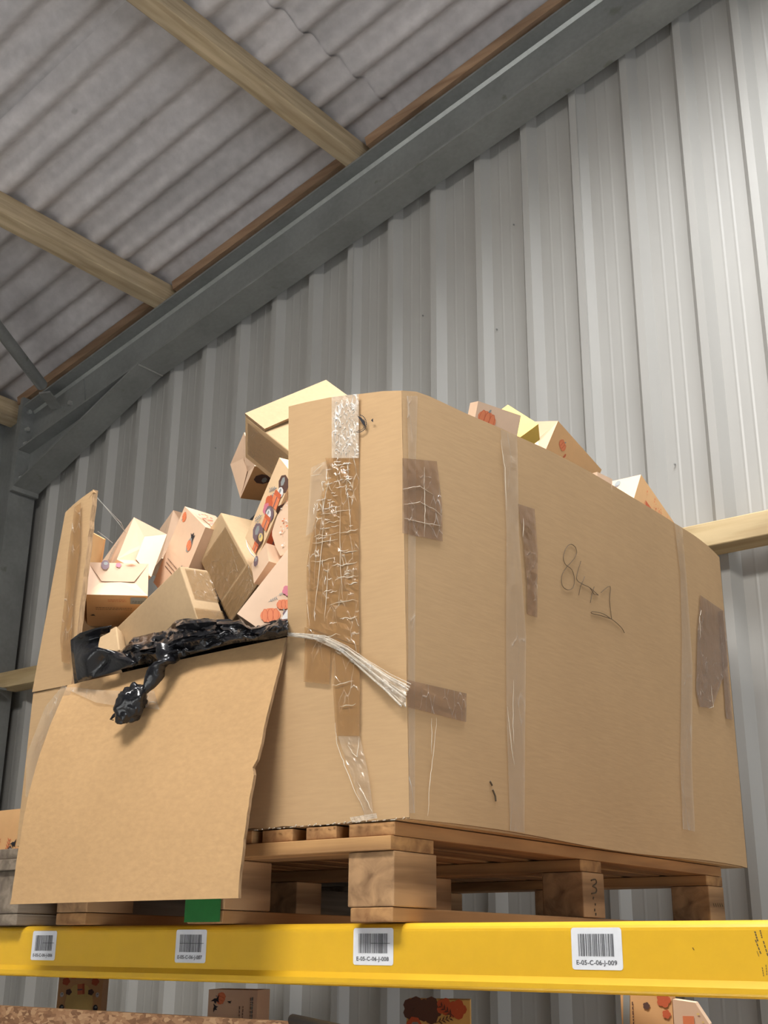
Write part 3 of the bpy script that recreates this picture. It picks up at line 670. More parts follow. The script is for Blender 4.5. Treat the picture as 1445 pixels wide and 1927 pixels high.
# ================================================================ HEAP OF SMALL BOXES
FITS = {
    'B1': ([-1.9752, 1.5002, 2.3904], [[0.0805, 0.0953, 0.0054], [-0.0163, 0.0095, 0.0755], [-0.1406, 0.1212, -0.0457]]),
    'B2': ([-1.9913, 1.6199, 2.5982], [[0.0318, 0.0706, -0.027], [0.0246, -0.0558, -0.1169], [-0.165, 0.0517, -0.0594]]),
    'B3': ([-1.8938, 1.6789, 2.6196], [[0.1133, -0.0355, -0.0848], [-0.107, 0.0185, -0.1507], [0.0197, 0.0744, -0.0048]]),
    'B4': ([-2.0469, 1.7799, 2.6741], [[0.0461, 0.0762, -0.0132], [-0.0166, -0.0104, -0.1184], [-0.1559, 0.0966, 0.0134]]),
    'B5': ([-1.7587, 1.6599, 2.5706], [[-0.0881, 0.0148, -0.0637], [0.129, -0.0069, -0.1801], [0.0179, 0.1386, 0.0075]]),
    'B6': ([-1.7511, 1.5505, 2.4228], [[0.0805, 0.0155, -0.1824], [-0.2192, 0.0241, -0.0946], [0.0044, 0.0711, 0.008]]),
    'B7': ([-1.9334, 1.5514, 2.3281], [[0.0625, -0.0283, -0.0984], [-0.0052, 0.0263, -0.0109], [-0.0668, -0.0273, -0.0346]]),
    'B8': ([-1.7624, 1.7196, 2.8159], [[0.0809, 0.1753, 0.127], [0.1751, 0.0353, -0.1603], [-0.0676, 0.073, -0.0577]]),
    'B9': ([-1.9342, 1.9289, 2.8073], [[-0.0604, 0.0168, 0.1111], [-0.0848, 0.0404, -0.0523], [0.0744, 0.1742, 0.0141]]),
    'B10': ([-1.6039, 1.6207, 2.4297], [[0.1238, -0.0394, 0.1323], [-0.0556, 0.0174, 0.0572], [0.0301, 0.0954, 0.0002]]),
    'B11': ([-1.5898, 1.5995, 2.369], [[0.0519, -0.0148, 0.0317], [-0.0239, 0.0143, 0.0458], [0.027, 0.0747, -0.0093]]),
    'B12': ([-1.561, 1.53, 2.2889], [[0.0853, 0.0756, 0.1643], [0.0803, 0.0575, -0.0682], [-0.0609, 0.0792, -0.0048]]),
    'B13': ([-1.1708, 1.9168, 2.7257], [[-0.0388, -0.0963, 0.0072], [-0.0269, 0.0036, -0.0962], [-0.1243, 0.0529, 0.0368]]),
    'B14': ([-1.2403, 1.9792, 2.7931], [[0.068, 0.0078, -0.0602], [-0.0461, -0.0523, -0.0588], [-0.0396, 0.0743, -0.035]]),
    'B15': ([-1.18, 2.083, 2.7767], [[-0.0959, 0.0093, 0.027], [-0.0285, -0.0272, -0.0919], [0.0023, 0.182, -0.0545]]),
    'B16': ([-1.18, 2.4675, 2.776], [[-0.1197, 0.0067, 0.0048], [-0.0061, -0.0453, -0.089], [0.006, 0.1691, -0.0865]]),
    'B0': ([-2.0762, 1.57, 2.5688], [[0.1057, -0.0163, -0.0552], [-0.0417, 0.0254, -0.0873], [0.0446, 0.182, 0.0315]]),
}
def seg(n, r, cx, cy, ax=1.0, ay=1.0, a0=0): return [(cx + r * ax * math.cos(2 * PI * k / n + a0), cy + r * ay * math.sin(2 * PI * k / n + a0)) for k in range(n)]
class Art:
    """flat printed shapes on a face: origin O, unit axes U, W, outward normal N"""
    def __init__(s, O, U, W, N): s.O, s.U, s.W, s.N = O, U, W, N; s.mb = MB(); s.mats = []; s.lv = 0
    def poly(s, pts, mat):
        if mat not in s.mats: s.mats.append(mat)
        s.lv += 1; h = .0006 + .00004 * s.lv
        s.mb.face([s.O + s.U * x + s.W * y + s.N * h for x, y in pts], s.mats.index(mat))
    def pumpkin(s, x, y, r, ang=0):
        c, n = math.cos(ang), math.sin(ang); T = lambda px, py: (x + px * c - py * n, y + px * n + py * c)
        s.poly([T(*q) for q in seg(14, r, 0, 0, 1.15, .85)], 'p_orange')
        for d in (-.62, 0, .62):
            s.poly([T(*q) for q in seg(10, r * .97, d * r, 0, .34 + .04 * (d == 0), .84)], 'p_deep'); s.poly([T(*q) for q in seg(10, r * .92, d * r, 0, .30, .82)], 'p_orange')
        s.poly([T(-r * .1, r * .75), T(r * .12, r * .75), T(r * .2, r * 1.15), T(0, r * 1.1)], 'p_grey')
    def sprig(s, x, y, l, ang, mat='p_grey'):
        c, n = math.cos(ang), math.sin(ang); T = lambda px, py: (x + px * c - py * n, y + px * n + py * c)
        s.poly([T(0, -l * .02), T(l, 0), T(0, l * .02)], mat)
        for k in range(4):
            for sg in (-1, 1): b = l * (.2 + .2 * k); s.poly([T(b, 0), T(b + l * .06, sg * l * .08), T(b + l * .2, sg * l * .2), T(b + l * .14, sg * l * .05)], mat)
    def flower(s, x, y, r, mat='p_pink'):
        for k in range(5): a = 2 * PI * k / 5; s.poly(seg(8, r * .5, x + r * .5 * math.cos(a), y + r * .5 * math.sin(a)), mat)
    def book(s, x, y, w_, h, ang, mat='p_orange'):
        c, n = math.cos(ang), math.sin(ang); T = lambda px, py: (x + px * c - py * n, y + px * n + py * c)
        s.poly([T(0, 0), T(w_, 0), T(w_, h), T(0, h)], mat); s.poly([T(w_ * .7, 0), T(w_, 0), T(w_, h), T(w_ * .7, h)], 'p_deep'); s.poly([T(0, h * .4), T(w_ * .7, h * .4), T(w_ * .7, h * .52), T(0, h * .52)], 'p_purple')
    def lines(s, x, y, w_, n, ang, gap=.006, mat='p_brown', h=.0016, seed=1):
        R = random.Random(seed); c, k_ = math.cos(ang), math.sin(ang); T = lambda px, py: (x + px * c - py * k_, y + px * k_ + py * c)
        for r in range(n):
            q = 0
            while q < w_: l = R.uniform(.002, .006); s.poly([T(q, -r * gap), T(min(q + l, w_), -r * gap), T(min(q + l, w_), -r * gap + h), T(q, -r * gap + h)], mat); q += l + .0015
    def speckle(s, x, y, w_, h, n, mats, seed=1, r=.0025):
        R = random.Random(seed)
        for _ in range(n): s.poly(seg(5, r * R.uniform(.4, 1.2), x + R.random() * w_, y + R.random() * h, 1, .6, R.random() * 6), R.choice(mats))
    def stone(s, x, y, r, mat='p_purple'): s.poly(seg(8, r, x, y, .8, 1.1, .3), mat); s.poly(seg(6, r * .45, x + r * .1, y + r * .3, 1, .8), 'p_grey')
    def bat(s, x, y, r, ang=0):
        c, n = math.cos(ang), math.sin(ang); T = lambda px, py: (x + (px * c - py * n) * r, y + (px * n + py * c) * r)
        s.poly([T(-1, .3), T(-.4, .1), T(-.25, -.5), T(.1, -.1), T(.5, -.6), T(.55, 0), T(1, .8), T(.3, .35), T(-.1, .5)], 'p_black')
    def done(s, parent): 
        if s.mb.f: s.mb.build('printed_artwork', [MAT[k] for k in s.mats], parent)
IDX = {'A': 0, 'B': 1, 'C': 2}
def gift(key, label, end=None, mats='peach', art=None, ext=None, end_mat=None, second=None, group=None, name='gift_box', sidemats=None):
    V, E = FITS[key]; V = V3(V); E = [V3(e) for e in E]; group = group or 'printed boxes heaped in the big carton'
    if ext:
        for k, s_ in ext.items(): E[IDX[k]] = E[IDX[k]] * s_
    lowest = min([V.z, (V + E[0]).z, (V + E[1]).z, (V + E[2]).z, (V + E[0] + E[1]).z, (V + E[0] + E[2]).z, (V + E[1] + E[2]).z, (V + E[0] + E[1] + E[2]).z])
    ctr = V + (E[0] + E[1] + E[2]) * .5
    root = empty(name, (ctr.x, ctr.y, lowest), label, 'box', group)
    m = MB(); m.obox(V, *E)
    if end:                                  # drop the face spanned by the two end axes at V
        keep = []; third = [k for k in 'ABC' if k not in end][0]; n = E[IDX[end[0]]].cross(E[IDX[end[1]]]).normalized()
        for f_, mm in zip(m.f, m.m):
            if all(abs((m.v[i] - V).dot(n)) < 1e-5 for i in f_): continue
            keep.append(f_)
        m.f = keep; m.m = [0] * len(keep)
    mt = [MAT[mats]]
    if sidemats:
        mt.append(MAT[sidemats[1]]); sf = sidemats[0]; n = E[IDX[sf[0]]].cross(E[IDX[sf[1]]]).normalized()
        m.m = [1 if all(abs((m.v[i] - V).dot(n)) < 1e-5 for i in f_) else 0 for f_ in m.f]
    m.build('box_body', mt, root)
    if end:
        a, b = E[IDX[end[0]]], E[IDX[end[1]]]; third = [k for k in 'ABC' if k not in end][0]; inn = E[IDX[third]].normalized() * .010
        if a.length < b.length: a, b = b, a
        al = min(.5, .5 * b.length / a.length)
        r0 = V + a * (al * .75) + b * .5 + inn; r1 = V + a * (1 - al * .75) + b * .5 + inn
        em = MAT[end_mat or mats]; out = -inn.normalized()
        for k, q in enumerate(([V, V + a, r1, r0], [V + a + b, V + b, r0 - b * .03 + out * .003, r1 - b * .03 + out * .004], [V + b, V, r0], [V + a, V + a + b, r1])):
            mm = MB(); n = (q[1] - q[0]).cross(q[2] - q[0]).normalized()
            if len(q) == 4: 
                mid = (q[2] + q[3]) / 2 + out * (.002 if k == 0 else 0); mm.face([q[0], q[1], q[2], mid, q[3]]); mm.face([p + inn * .08 for p in (q[3], mid, q[2], q[1], q[0])])
            else: mm.face(q); mm.face([p + inn * .08 for p in q[::-1]])
            mm.build('end_flap', em, root)
        mm = MB(); mm.face([r0 - b * .05 + inn * .1, r1 - b * .05 + inn * .1, r1 + b * .04 + inn * .1, r0 + b * .04 + inn * .1]); mm.build('end_slot', MAT['slit'], root)
    for face, fn in (art or {}).items():
        a, b = E[IDX[face[0]]], E[IDX[face[1]]]; third = [k for k in 'ABC' if k not in face][0]
        n = a.cross(b).normalized()
        if n.dot(E[IDX[third]]) > 0: n = -n
        A_ = Art(V, a.normalized(), b.normalized(), n); fn(A_, a.length, b.length); A_.done(root)
    return root, V, E
def art_B1(A, a, c):
    A.lines(a * .35, c * .18, a * .3, 2, 0, .007, 'p_deep', seed=2); A.poly([(a * .72, c * .05), (a * .98, c * .05), (a * .98, c * .25), (a * .72, c * .25)], 'p_grey'); A.lines(a * .75, c * .2, a * .2, 2, 0, .006, 'p_black')
    A.lines(a * .15, c * .42, a * .6, 2, 0, .008, 'p_brown', seed=4); A.bat(a * .1, c * .6, .006)
gift('B1', 'peach printed box lying at the left with its folded end facing out', 'AB', 'peach', {'AC': art_B1, 'AB': lambda A, a, b: (A.stone(a * .28, b * .93, .011, 'p_purple'), A.flower(a * .5, b * .93, .006, 'p_pink'), A.poly([(a * .6, b * .93), (a * .8, b * .93), (a * .72, b * .97)], 'p_orange'))}, {'C': .72}, sidemats=('AC', 'orange'))
gift('B2', 'pale peach box tilted behind the lying one, creased square end up', 'AB', 'peach', {'BC': lambda A, a, b: A.lines(.02, b * .5, a * .7, 4, .2, .014, 'p_grey', .004, 3)})
def art_B3(A, a, b):
    A.pumpkin(a * .15, b * .1, .011, .6)
    A.stone(a * .72, b * .3, .016, 'p_grey'); A.pumpkin(a * .72, b * .31, .012, .4); A.bat(a * .72, b * .19, .014, .4); A.lines(a * .2, b * .72, a * .55, 3, .0, .009, 'p_brown', .002, 6); A.bat(a * .8, b * .56, .006)
gift('B3', 'upright peach box printed with orange pumpkin and small bat beside kraft carton', 'AC', 'peach', {'AB': art_B3, 'AC': lambda A, a, b: A.speckle(a * .2, b * .2, a * .6, b * .5, 40, ['p_pink', 'p_orange'], 9, .004)}, {'A': .95})
gift('B4', 'peach box mostly hidden behind the pumpkin printed box, only its corner showing', 'AB', 'peach', {'BC': lambda A, a, b: A.lines(.02, b * .3, a * .6, 2, 0, .01, 'p_grey')}, {'A': .6})
gift('B0', 'orange box panel at the far left behind the torn strip', None, 'orange', None, {'A': .62, 'C': .02})
gift('B9', 'peach box end with pointed folds at the left of the open brown carton', 'AB', 'peach', {'BC': lambda A, a, b: A.stone(a * .35, b * .22, .02, 'p_brown')}, {'C': .8}, sidemats=('BC', 'orange'))
def art_B10(A, a, b):
    A.stone(a * .84, b * .26, .022, 'p_brown'); A.sprig(a * .74, b * .50, .030, 2.2, 'p_blue'); A.sprig(a * .70, b * .46, .026, 2.7, 'p_blue'); A.stone(a * .75, b * .22, .012, 'p_white'); A.book(a * .56, b * .08, a * .18, b * .38, .1)
    A.flower(a * .54, b * .55, .018, 'p_deep'); A.flower(a * .47, b * .56, .013, 'p_pink'); A.stone(a * .47, b * .30, .019, 'p_purple'); A.stone(a * .46, b * .33, .011, 'p_white')
    A.book(a * .30, b * .10, a * .15, b * .34, .1); A.sprig(a * .38, b * .6, .030, 2.4, 'p_blue'); A.sprig(a * .32, b * .62, .026, 2.9, 'p_grey'); A.stone(a * .20, b * .42, .024, 'p_purple'); A.flower(a * .16, b * .22, .014, 'p_brown'); A.stone(a * .20, b * .2, .010, 'p_yellow'); A.book(a * .02, b * .12, a * .10, b * .25, .1)
def art_B10b(A, b, c):
    A.poly([(0, 0), (b * .95, 0), (b * .7, c * .5), (0, c * .5)], 'p_deep'); A.pumpkin(b * .3, c * .18, .014); A.sprig(b * .4, c * .4, .02, .3, 'p_brown')
gift('B10', 'tall tilted peach box printed with orange books, flowers and dark stones', None, 'cream', {'AB': art_B10, 'AC': lambda A, a, c: (A.book(a * .1, c * .05, a * .3, c * .4, 0, 'p_deep'), A.stone(a * .6, c * .2, .02, 'p_brown')), 'BC': art_B10b}, {'C': .8})
gift('B12', 'peach box corner printed with two pumpkins and a pink flower above the black bag', None, 'peach', {'AB': lambda A, a, b: (A.sprig(a * .26, b * .28, .018, .5), A.sprig(a * .36, b * .34, .014, .5), A.pumpkin(a * .165, b * .44, .0165, .9), A.pumpkin(a * .318, b * .50, .0115, .9), A.flower(a * .45, b * .42, .011), A.stone(a * .26, b * .66, .010, 'p_purple'), A.poly([(a * .14, b * .62), (a * .30, b * .60), (a * .28, b * .78), (a * .15, b * .80)], 'p_white'), A.sprig(a * .4, b * .55, .016, 1.2, 'p_purple'))}, {'C': .7})
gift('B11', 'small pinkish folded box tip under the book printed box', None, 'peach', {'AB': lambda A, a, b: A.stone(a * .3, b * .85, .012, 'p_purple')}, None)
gift('B13', 'peach box with orange pumpkin peeping over the side near the front corner', None, 'peach', {'AB': lambda A, a, b: A.pumpkin(a * .74, b * .30, .019, 3.0)}, {'C': .22})
gift('B14', 'yellow box corner behind the pumpkin box on the top edge', None, 'yellowcard', None, {'C': .5})
gift('B15', 'white and orange box leaning over the middle of the side edge', 'AB', 'peach', {'BC': lambda A, b, c: (A.pumpkin(b * .35, c * .22, .012, 1.2), A.speckle(b * .45, c * .30, .02, .01, 4, ['p_deep'], 2, .005), A.bat(b * .45, c * .80, .016, .3)), 'AB': lambda A, a, b: (A.stone(a * .85, b * .6, .010, 'p_purple'), A.flower(a * .78, b * .55, .007))}, None, sidemats=('BC', 'orange'))
gift('B16', 'peach box with speckled orange side nearest the far corner', None, 'peach', {'BC': lambda A, b, c: (A.speckle(b * .1, c * .2, b * .7, c * .7, 80, ['p_deep', 'p_yellow', 'p_orange'], 3, .003), A.poly([(b * .5, c * .2), (b * .7, c * .25), (b * .8, c * .5), (b * .5, c * .45)], 'p_deep')), 'AB': lambda A, a, b: (A.stone(a * .5, b * .15, .010, 'p_grey'), A.sprig(a * .45, b * .2, .02, .4, 'p_purple'))}, None, sidemats=('BC', 'orange'))
m = MB(); m.tube([onY(463, 1016, 1.585), onY(466, 1030, 1.585), onY(473, 1042, 1.585), onY(482, 1051, 1.587)], [.0007, .0026, .0026, .0006], 6, sq=.5); m.build('plastic_strip', MAT['p_white'], smooth=True, thing=('curved white plastic strip between the taped kraft carton and book printed box', 'strip'))
# speckled curved box beside the front panel
V = onY(527, 1046, 1.60); root = empty('gift_box', V, 'peach box with curved speckled end tucked against the front panel', 'box', 'printed boxes heaped in the big carton')
m = MB(); rows = []
edge = [(541, 930), (532, 948), (520, 975), (512, 1000), (512, 1008), (518, 1028), (527, 1046)]
for p in edge: a = onY(*p, 1.60); rows.append([a, a + V3((.10, .0, .01)), a + V3((.11, .05, .02))])
m.slab(rows, V3((.01, .03, 0)), 0); m.build('box_body', MAT['peach'], root, fix=True)
A_ = Art(onY(520, 1030, 1.5985), V3((1, 0, 0)), V3((0, 0, 1)), V3((0, -1, 0))); A_.speckle(.008, .0, .06, .10, 60, ['p_orange', 'p_deep', 'p_white'], 3, .003); A_.done(root)
# little peach tip near far right
V = side(1131, 900); root = empty('gift_box', V + V3((-.07, 0, -.03)), 'tiny peach box tip between the two right hand boxes', 'box', 'printed boxes heaped in the big carton')
m = MB(); q = V + V3((-.012, .0, -.03)); m.obox(q, (-.05, .01, .004), (.01, .045, -.004), (0.004, 0, .046)); m.build('box_body', MAT['peach'], root)

# kraft cartons
def kraft(key, label, tapes, ext=None):
    V, E = FITS[key]; V = V3(V); E = [V3(e) for e in E]
    if ext:
        for k, s_ in ext.items(): E[IDX[k]] = E[IDX[k]] * s_
    pts = [V + E[0] * a + E[1] * b + E[2] * c for a in (0, 1) for b in (0, 1) for c in (0, 1)]
    ctr = V + (E[0] + E[1] + E[2]) * .5; root = empty('small_carton', (ctr.x, ctr.y, min(p.z for p in pts)), label, 'box', 'kraft cartons heaped in the big carton')
    m = MB(); m.obox(V, *E); m.build('box_body', MAT['kraft_small'], root, bevel=.0025)
    for face, u0, u1, v0, v1 in tapes:
        a, b = E[IDX[face[0]]], E[IDX[face[1]]]; third = [k for k in 'ABC' if k not in face][0]; n = a.cross(b).normalized()
        if n.dot(E[IDX[third]]) > 0: n = -n
        rows = []
        for i in range(13):
            rows.append([V + a * (u0 + (u1 - u0) * i / 12) + b * (v0 + (v1 - v0) * j / 12) + n * (.0012 + .0022 * abs(noise.noise(V3((i * .6, j * .7, ord(key[1])))))) for j in range(13)])
        mm = MB(); mm.grid(rows); mm.build('carton_tape', MAT['tape_small'], root)
    return root, V, E
kraft('B5', 'tilted kraft carton wrapped in clear tape, centre of the heap', [('AB', .06, .97, .18, .72), ('AB', .0, 1, .74, .99)], {'C': .75})
kraft('B6', 'large plain kraft carton corner rising behind the black bag', [('AC', .03, .44, .14, 1), ('AC', .56, 1, 0, 1)], {'A': .9, 'C': 1.0})
kraft('B7', 'small kraft carton corner at the left beside the raised black bag', [], {'A': .6, 'C': .8})
r8, V, E = kraft('B8', 'open brown carton on top of the heap with dark taped side', [('BC', .05, .9, .1, .85)], {'A': 1.0})
n = E[0].cross(E[1]).normalized()
if n.dot(E[2]) > 0: n = -n
q0 = V + n * .002; rows = [[q0 + E[0] * (i / 10 * 1.0) + E[1] * (v * .30 * (1 + .12 * (i / 10))) + n * (.004 * math.sin(PI * i / 10) * v) for v in (0, .5, 1)] for i in range(11)]
m = MB(); m.slab(rows, n * .006, 0, 1); m.build('lid_flap', [MAT['kraft_small'], MAT['flute']], r8, fix=True)

# ================================================================ BLACK BAG LINER
bag = empty('bin_liner', (-1.68, 1.47, 2.19), 'black plastic bin liner crumpled over the folded edge with a knotted end', 'bag')
up_ = [(133, 1207), (150, 1192), (180, 1182), (208, 1179), (206, 1192), (196, 1208), (214, 1232), (232, 1222), (250, 1200), (290, 1191), (312, 1188), (330, 1168), (345, 1164), (400, 1165), (438, 1168), (452, 1166), (470, 1183), (490, 1178), (515, 1168), (541, 1164)]
lo_ = [(145, 1286), (148, 1285), (155, 1283), (170, 1280), (185, 1275), (200, 1270), (215, 1264), (235, 1258), (262, 1252), (290, 1246), (312, 1243), (330, 1240), (350, 1234), (400, 1221), (438, 1211), (460, 1208), (478, 1206), (495, 1204), (515, 1202), (541, 1196)]
rows = []; K = 7; NVb = 18
cols_ = []
for k in range(len(up_) - 1):
    for q in range(K + (k == len(up_) - 2)):
        t = q / K; cols_.append(((up_[k][0] + (up_[k + 1][0] - up_[k][0]) * t, up_[k][1] + (up_[k + 1][1] - up_[k][1]) * t), (lo_[k][0] + (lo_[k + 1][0] - lo_[k][0]) * t, lo_[k][1] + (lo_[k + 1][1] - lo_[k][1]) * t)))
def rdg(v): return 1 - 2 * abs(noise.noise(v))     # sharp ridges like creased film
cols_ = cols_[7 * 6:]
for i, (a, b) in enumerate(cols_):
    r = []; left = sm((250 - a[0]) / 60)
    for j in range(NVb + 1):
        q = j / NVb; px = a[0] + (b[0] - a[0]) * q; py = a[1] + (b[1] - a[1]) * q
        n1 = rdg(V3((px * .022 + py * .03, py * .055 - px * .012, 1.3))); n2 = rdg(V3((px * .06, py * .11 + px * .03, 5.1))); n3 = rdg(V3((px * .15 + py * .1, py * .2, 8.2)))
        amp = 1 - .35 * left
        y = FY - .008 + .03 * (1 - q) ** 1.5 - .020 * math.sin(PI * q) ** .7 - amp * (.019 * n1 + .008 * n2 + .0022 * n3 * (1 - left))
        y = min(y, FY + .03) if q < .5 else min(y, FY - .008)
        r.append(onY(px, py, y) + V3((0, 0, .005 * n2 * (0 < j < NVb))))
    t0 = r[0]; r = [V3((t0.x, FY + .075, t0.z - .16)), V3((t0.x, FY + .05, t0.z - .05))] + r
    rows.append(r)
m = MB(); m.grid(rows); o = m.build('liner_collar', MAT['bag'], bag, smooth=True)
so = o.modifiers.new('s', 'SOLIDIFY'); so.thickness = .0012
R_ = random.Random(21)
for k in range(7):
    x0 = R_.uniform(230, 430); x1 = min(x0 + R_.uniform(60, 130), 536); P = []
    f0 = R_.uniform(.15, .7); f1 = f0 + R_.uniform(-.25, .25); rowa = []
    for q in range(13):
        px = x0 + (x1 - x0) * q / 12
        a, b = min(cols_, key=lambda c: abs(c[0][0] - px)); f = f0 + (f1 - f0) * q / 12; w_ = (.05 + .16 * math.sin(PI * q / 12)) * (1 + .5 * noise.noise(V3((q * .7, k, 0))))
        rowa.append([onY(px, a[1] + (b[1] - a[1]) * max(.02, min(.97, f + w_ * g)), FY - .032 - .014 * (1 - abs(g)) - .006 * noise.noise(V3((q * .8, k * 3, g * 2)))) for g in (-1, -.45, 0, .5, 1)])
    m = MB(); m.grid(rowa); o = m.build('fold', MAT['bag'], bag, smooth=False); so = o.modifiers.new('s', 'SOLIDIFY'); so.thickness = .001
rows_ = []
for i in range(25):
    y_ = FY + .05 + 1.17 * i / 24; r = []
    for j_ in range(25):
        x_ = -2.055 + .90 * j_ / 24; z_ = 2.12 + .53 * sm((y_ - 1.53) / .44) + .018 * rdg(V3((x_ * 6, y_ * 6, 0))) - .05 * sm((abs(x_ + 1.6) - .32) / .13)
        r.append((x_, y_, z_))
    rows_.append([(a_, b_, c_ + .10 * math.exp(-((a_ + 1.86) ** 2 + (b_ - 2.02) ** 2) / .012)) for a_, b_, c_ in r])
m = MB(); m.grid(rows_); m.build('liner_sheet', MAT['bag'], bag, smooth=True)
vv = [(133, 1204, .030), (150, 1191, .048), (180, 1182, .054), (210, 1177, .040), (207, 1189, .026), (189, 1198, .014), (170, 1207, .030), (184, 1218, .058), (229, 1228, .026), (262, 1248, .030), (205, 1268, .032), (172, 1277, .030), (141, 1287, .020), (136, 1245, .030), (158, 1236, .060), (222, 1240, .045), (200, 1242, .028)]
m = MB(); m.v = [onY(x_, y_, FY - .004 - o_) for x_, y_, o_ in vv]
m.f = [(0, 1, 6), (1, 2, 5, 6), (2, 3, 4, 5), (0, 6, 14, 13), (6, 5, 7, 14), (13, 14, 11, 12), (14, 7, 16, 11), (16, 10, 11), (7, 8, 15, 16), (8, 9, 15), (15, 9, 10, 16)]; m.m = [0] * len(m.f)
o = m.build('liner_corner', MAT['bag'], bag, smooth=True)
so = o.modifiers.new('d', 'SUBSURF'); so.levels = 2; so.render_levels = 2; so.boundary_smooth = 'PRESERVE_CORNERS'
cr_ = o.data.attributes.new('crease_edge', 'FLOAT', 'EDGE')
for e_ in cr_.data: e_.value = .55
so = o.modifiers.new('s', 'SOLIDIFY'); so.thickness = .001
P = [onY(318, 1225, FY - .035), onY(312, 1240, FY - .045), onY(300, 1255, FY - .055), onY(290, 1272, FY - .06), onY(280, 1290, FY - .062), onY(272, 1302, FY - .062)]
m = MB(); Q = []
for a, b in zip(P, P[1:]): Q += [a, a.lerp(b, .5)]
Q.append(P[-1]); rr = [.026, .024, .020, .018, .017, .017, .0165, .014, .011, .008, .006]
m.tube(Q, rr, 12, sq=.55, twist=.22); m.build('twisted_neck', MAT['bag'], bag, smooth=True)
# knot: folded lump
m = MB(); Kc = onY(246, 1324, FY - .066); rows = []
for i in range(25):
    th = PI * i / 24; r = []
    for j in range(32):
        ph = 2 * PI * j / 32; d = V3((math.sin(th) * math.cos(ph), math.sin(th) * math.sin(ph), math.cos(th)))
        n = noise.noise(d * 2.1 + V3((3, 1, 2))) * .35 + rdg(d * 2.6) * .16; k = 1 + n
        r.append(Kc + V3((d.x * .030 * k, d.y * .022 * k, d.z * .031 * k)) + V3((.010 * d.z, 0, 0)))
    rows.append(r)
m.grid(rows, 0, True); m.build('knot', MAT['bag'], bag, smooth=True)
m = MB(); m.tube([onY(p[0], p[1], FY - .066) for p in ((236, 1335), (224, 1340), (214, 1347), (208, 1354), (213, 1355))], [.006, .0045, .0035, .003, .0016], 7, sq=.6); m.build('knot_tail', MAT['bag'], bag, smooth=True)
m = MB(); m.tube([onY(p[0], p[1], FY - .062) for p in ((262, 1304), (250, 1300), (236, 1300), (226, 1303))], [.006, .005, .003, .001], 7, sq=.5); m.build('knot_tail', MAT['bag'], bag, smooth=True)
# cobweb threads
m = MB()
for pts in ([(181, 936), (200, 955), (218, 974), (228, 984), (234, 998)], [(181, 934), (205, 962), (226, 988), (236, 1002)], [(184, 1000), (200, 1012), (212, 1022)]):
    m.tube([onY(p[0], p[1], FY + .05 + .12 * k / 4) for k, p in enumerate(pts)], .0006, 4)
m.build('cobweb', MAT['web'], thing=('thin cobweb threads from the torn strip tip to the tilted box', 'cobweb'))

# ================================================================ NEIGHBOURS: left stack, lower crate
p = onY(0, 1540, 1.62)
root = empty('gift_box', (-2.31, 1.70, ZD1), 'orange printed box standing on the weathered pallet, left edge', 'box')
m = MB(); xr = onY(38, 1600, 1.62).x; m.box(xr - .18, xr, 1.62, 1.80, ZD1 + .0005, ZD1 + .10); m.build('box_body', MAT['orange'], root)
A_ = Art(V3((xr - .18, 1.6195, ZD1)), V3((1, 0, 0)), V3((0, 0, 1)), V3((0, -1, 0)))
A_.sprig(.10, .01, .03, 1.5, 'p_deep'); A_.sprig(.13, .005, .035, 1.3, 'p_deep'); A_.bat(.155, .025, .012, .2); A_.flower(.165, .01, .008, 'p_orange'); A_.stone(.145, .012, .01, 'p_brown'); A_.done(root)
# OSB crate below
cr = empty('timber_crate', (-1.65, 1.7, 1.36), 'strand board crate top edge at the bottom left, below the yellow beam', 'crate')
CZ = 1.6005
m = MB(); m.box(-2.95, -.28, FY, FY + .018, 1.36, CZ); m.build('front_board', MAT['osb'], cr)
m = MB(); m.box(-2.95, -.28, FY + .018, 2.4, 1.36, 1.378); m.build('floor_board', MAT['osb'], cr)
m = MB(); m.box(-2.95, -.28, 2.4, 2.418, 1.36, 1.44); m.build('rear_board', MAT['osb'], cr)
for x in (-2.95, -.298): m = MB(); m.box(x, x + .018, FY + .018, 2.4, 1.378, 1.44); m.build('end_board', MAT['osb'], cr)
rack_beam(0, -.3835, 'yellow lower rack beam below the strand board crate'); rack_beam(1.02, -.3835, 'yellow lower rear rack beam beneath the crate')
for y_, lab in ((1.52, 'blue front rack upright'), (2.53, 'blue rear rack upright')):
    pass
def low_box(fx0, fx1, ytop, y, label, mat, art, yaw, depth=.08, sx=None):
    """box standing in the crate, turned by yaw about Z"""
    a = onY(fx0, ytop, y); th = math.radians(yaw); u = V3((math.cos(th), math.sin(th), 0)); d = V3((-math.sin(th), math.cos(th), 0))
    r = ray(fx1, ytop); t = (r.y * a.x - r.x * a.y) / (r.x * u.y - r.y * u.x); W = t
    h = a.z - 1.3785; P = V3((a.x, a.y, 1.3785)); c = P + u * W / 2 + d * depth / 2
    root = empty('gift_box', (c.x, c.y, 1.3785), label, 'box', 'printed boxes in the strand board crate')
    m = MB(); m.obox(P, u * W, d * depth, (0, 0, h)); m.build('box_body', MAT[mat], root)
    A_ = Art(P - d * .0003, u, V3((0, 0, 1)), -d); art(A_, W, h); A_.done(root); return root, P + u * W, u, d, h
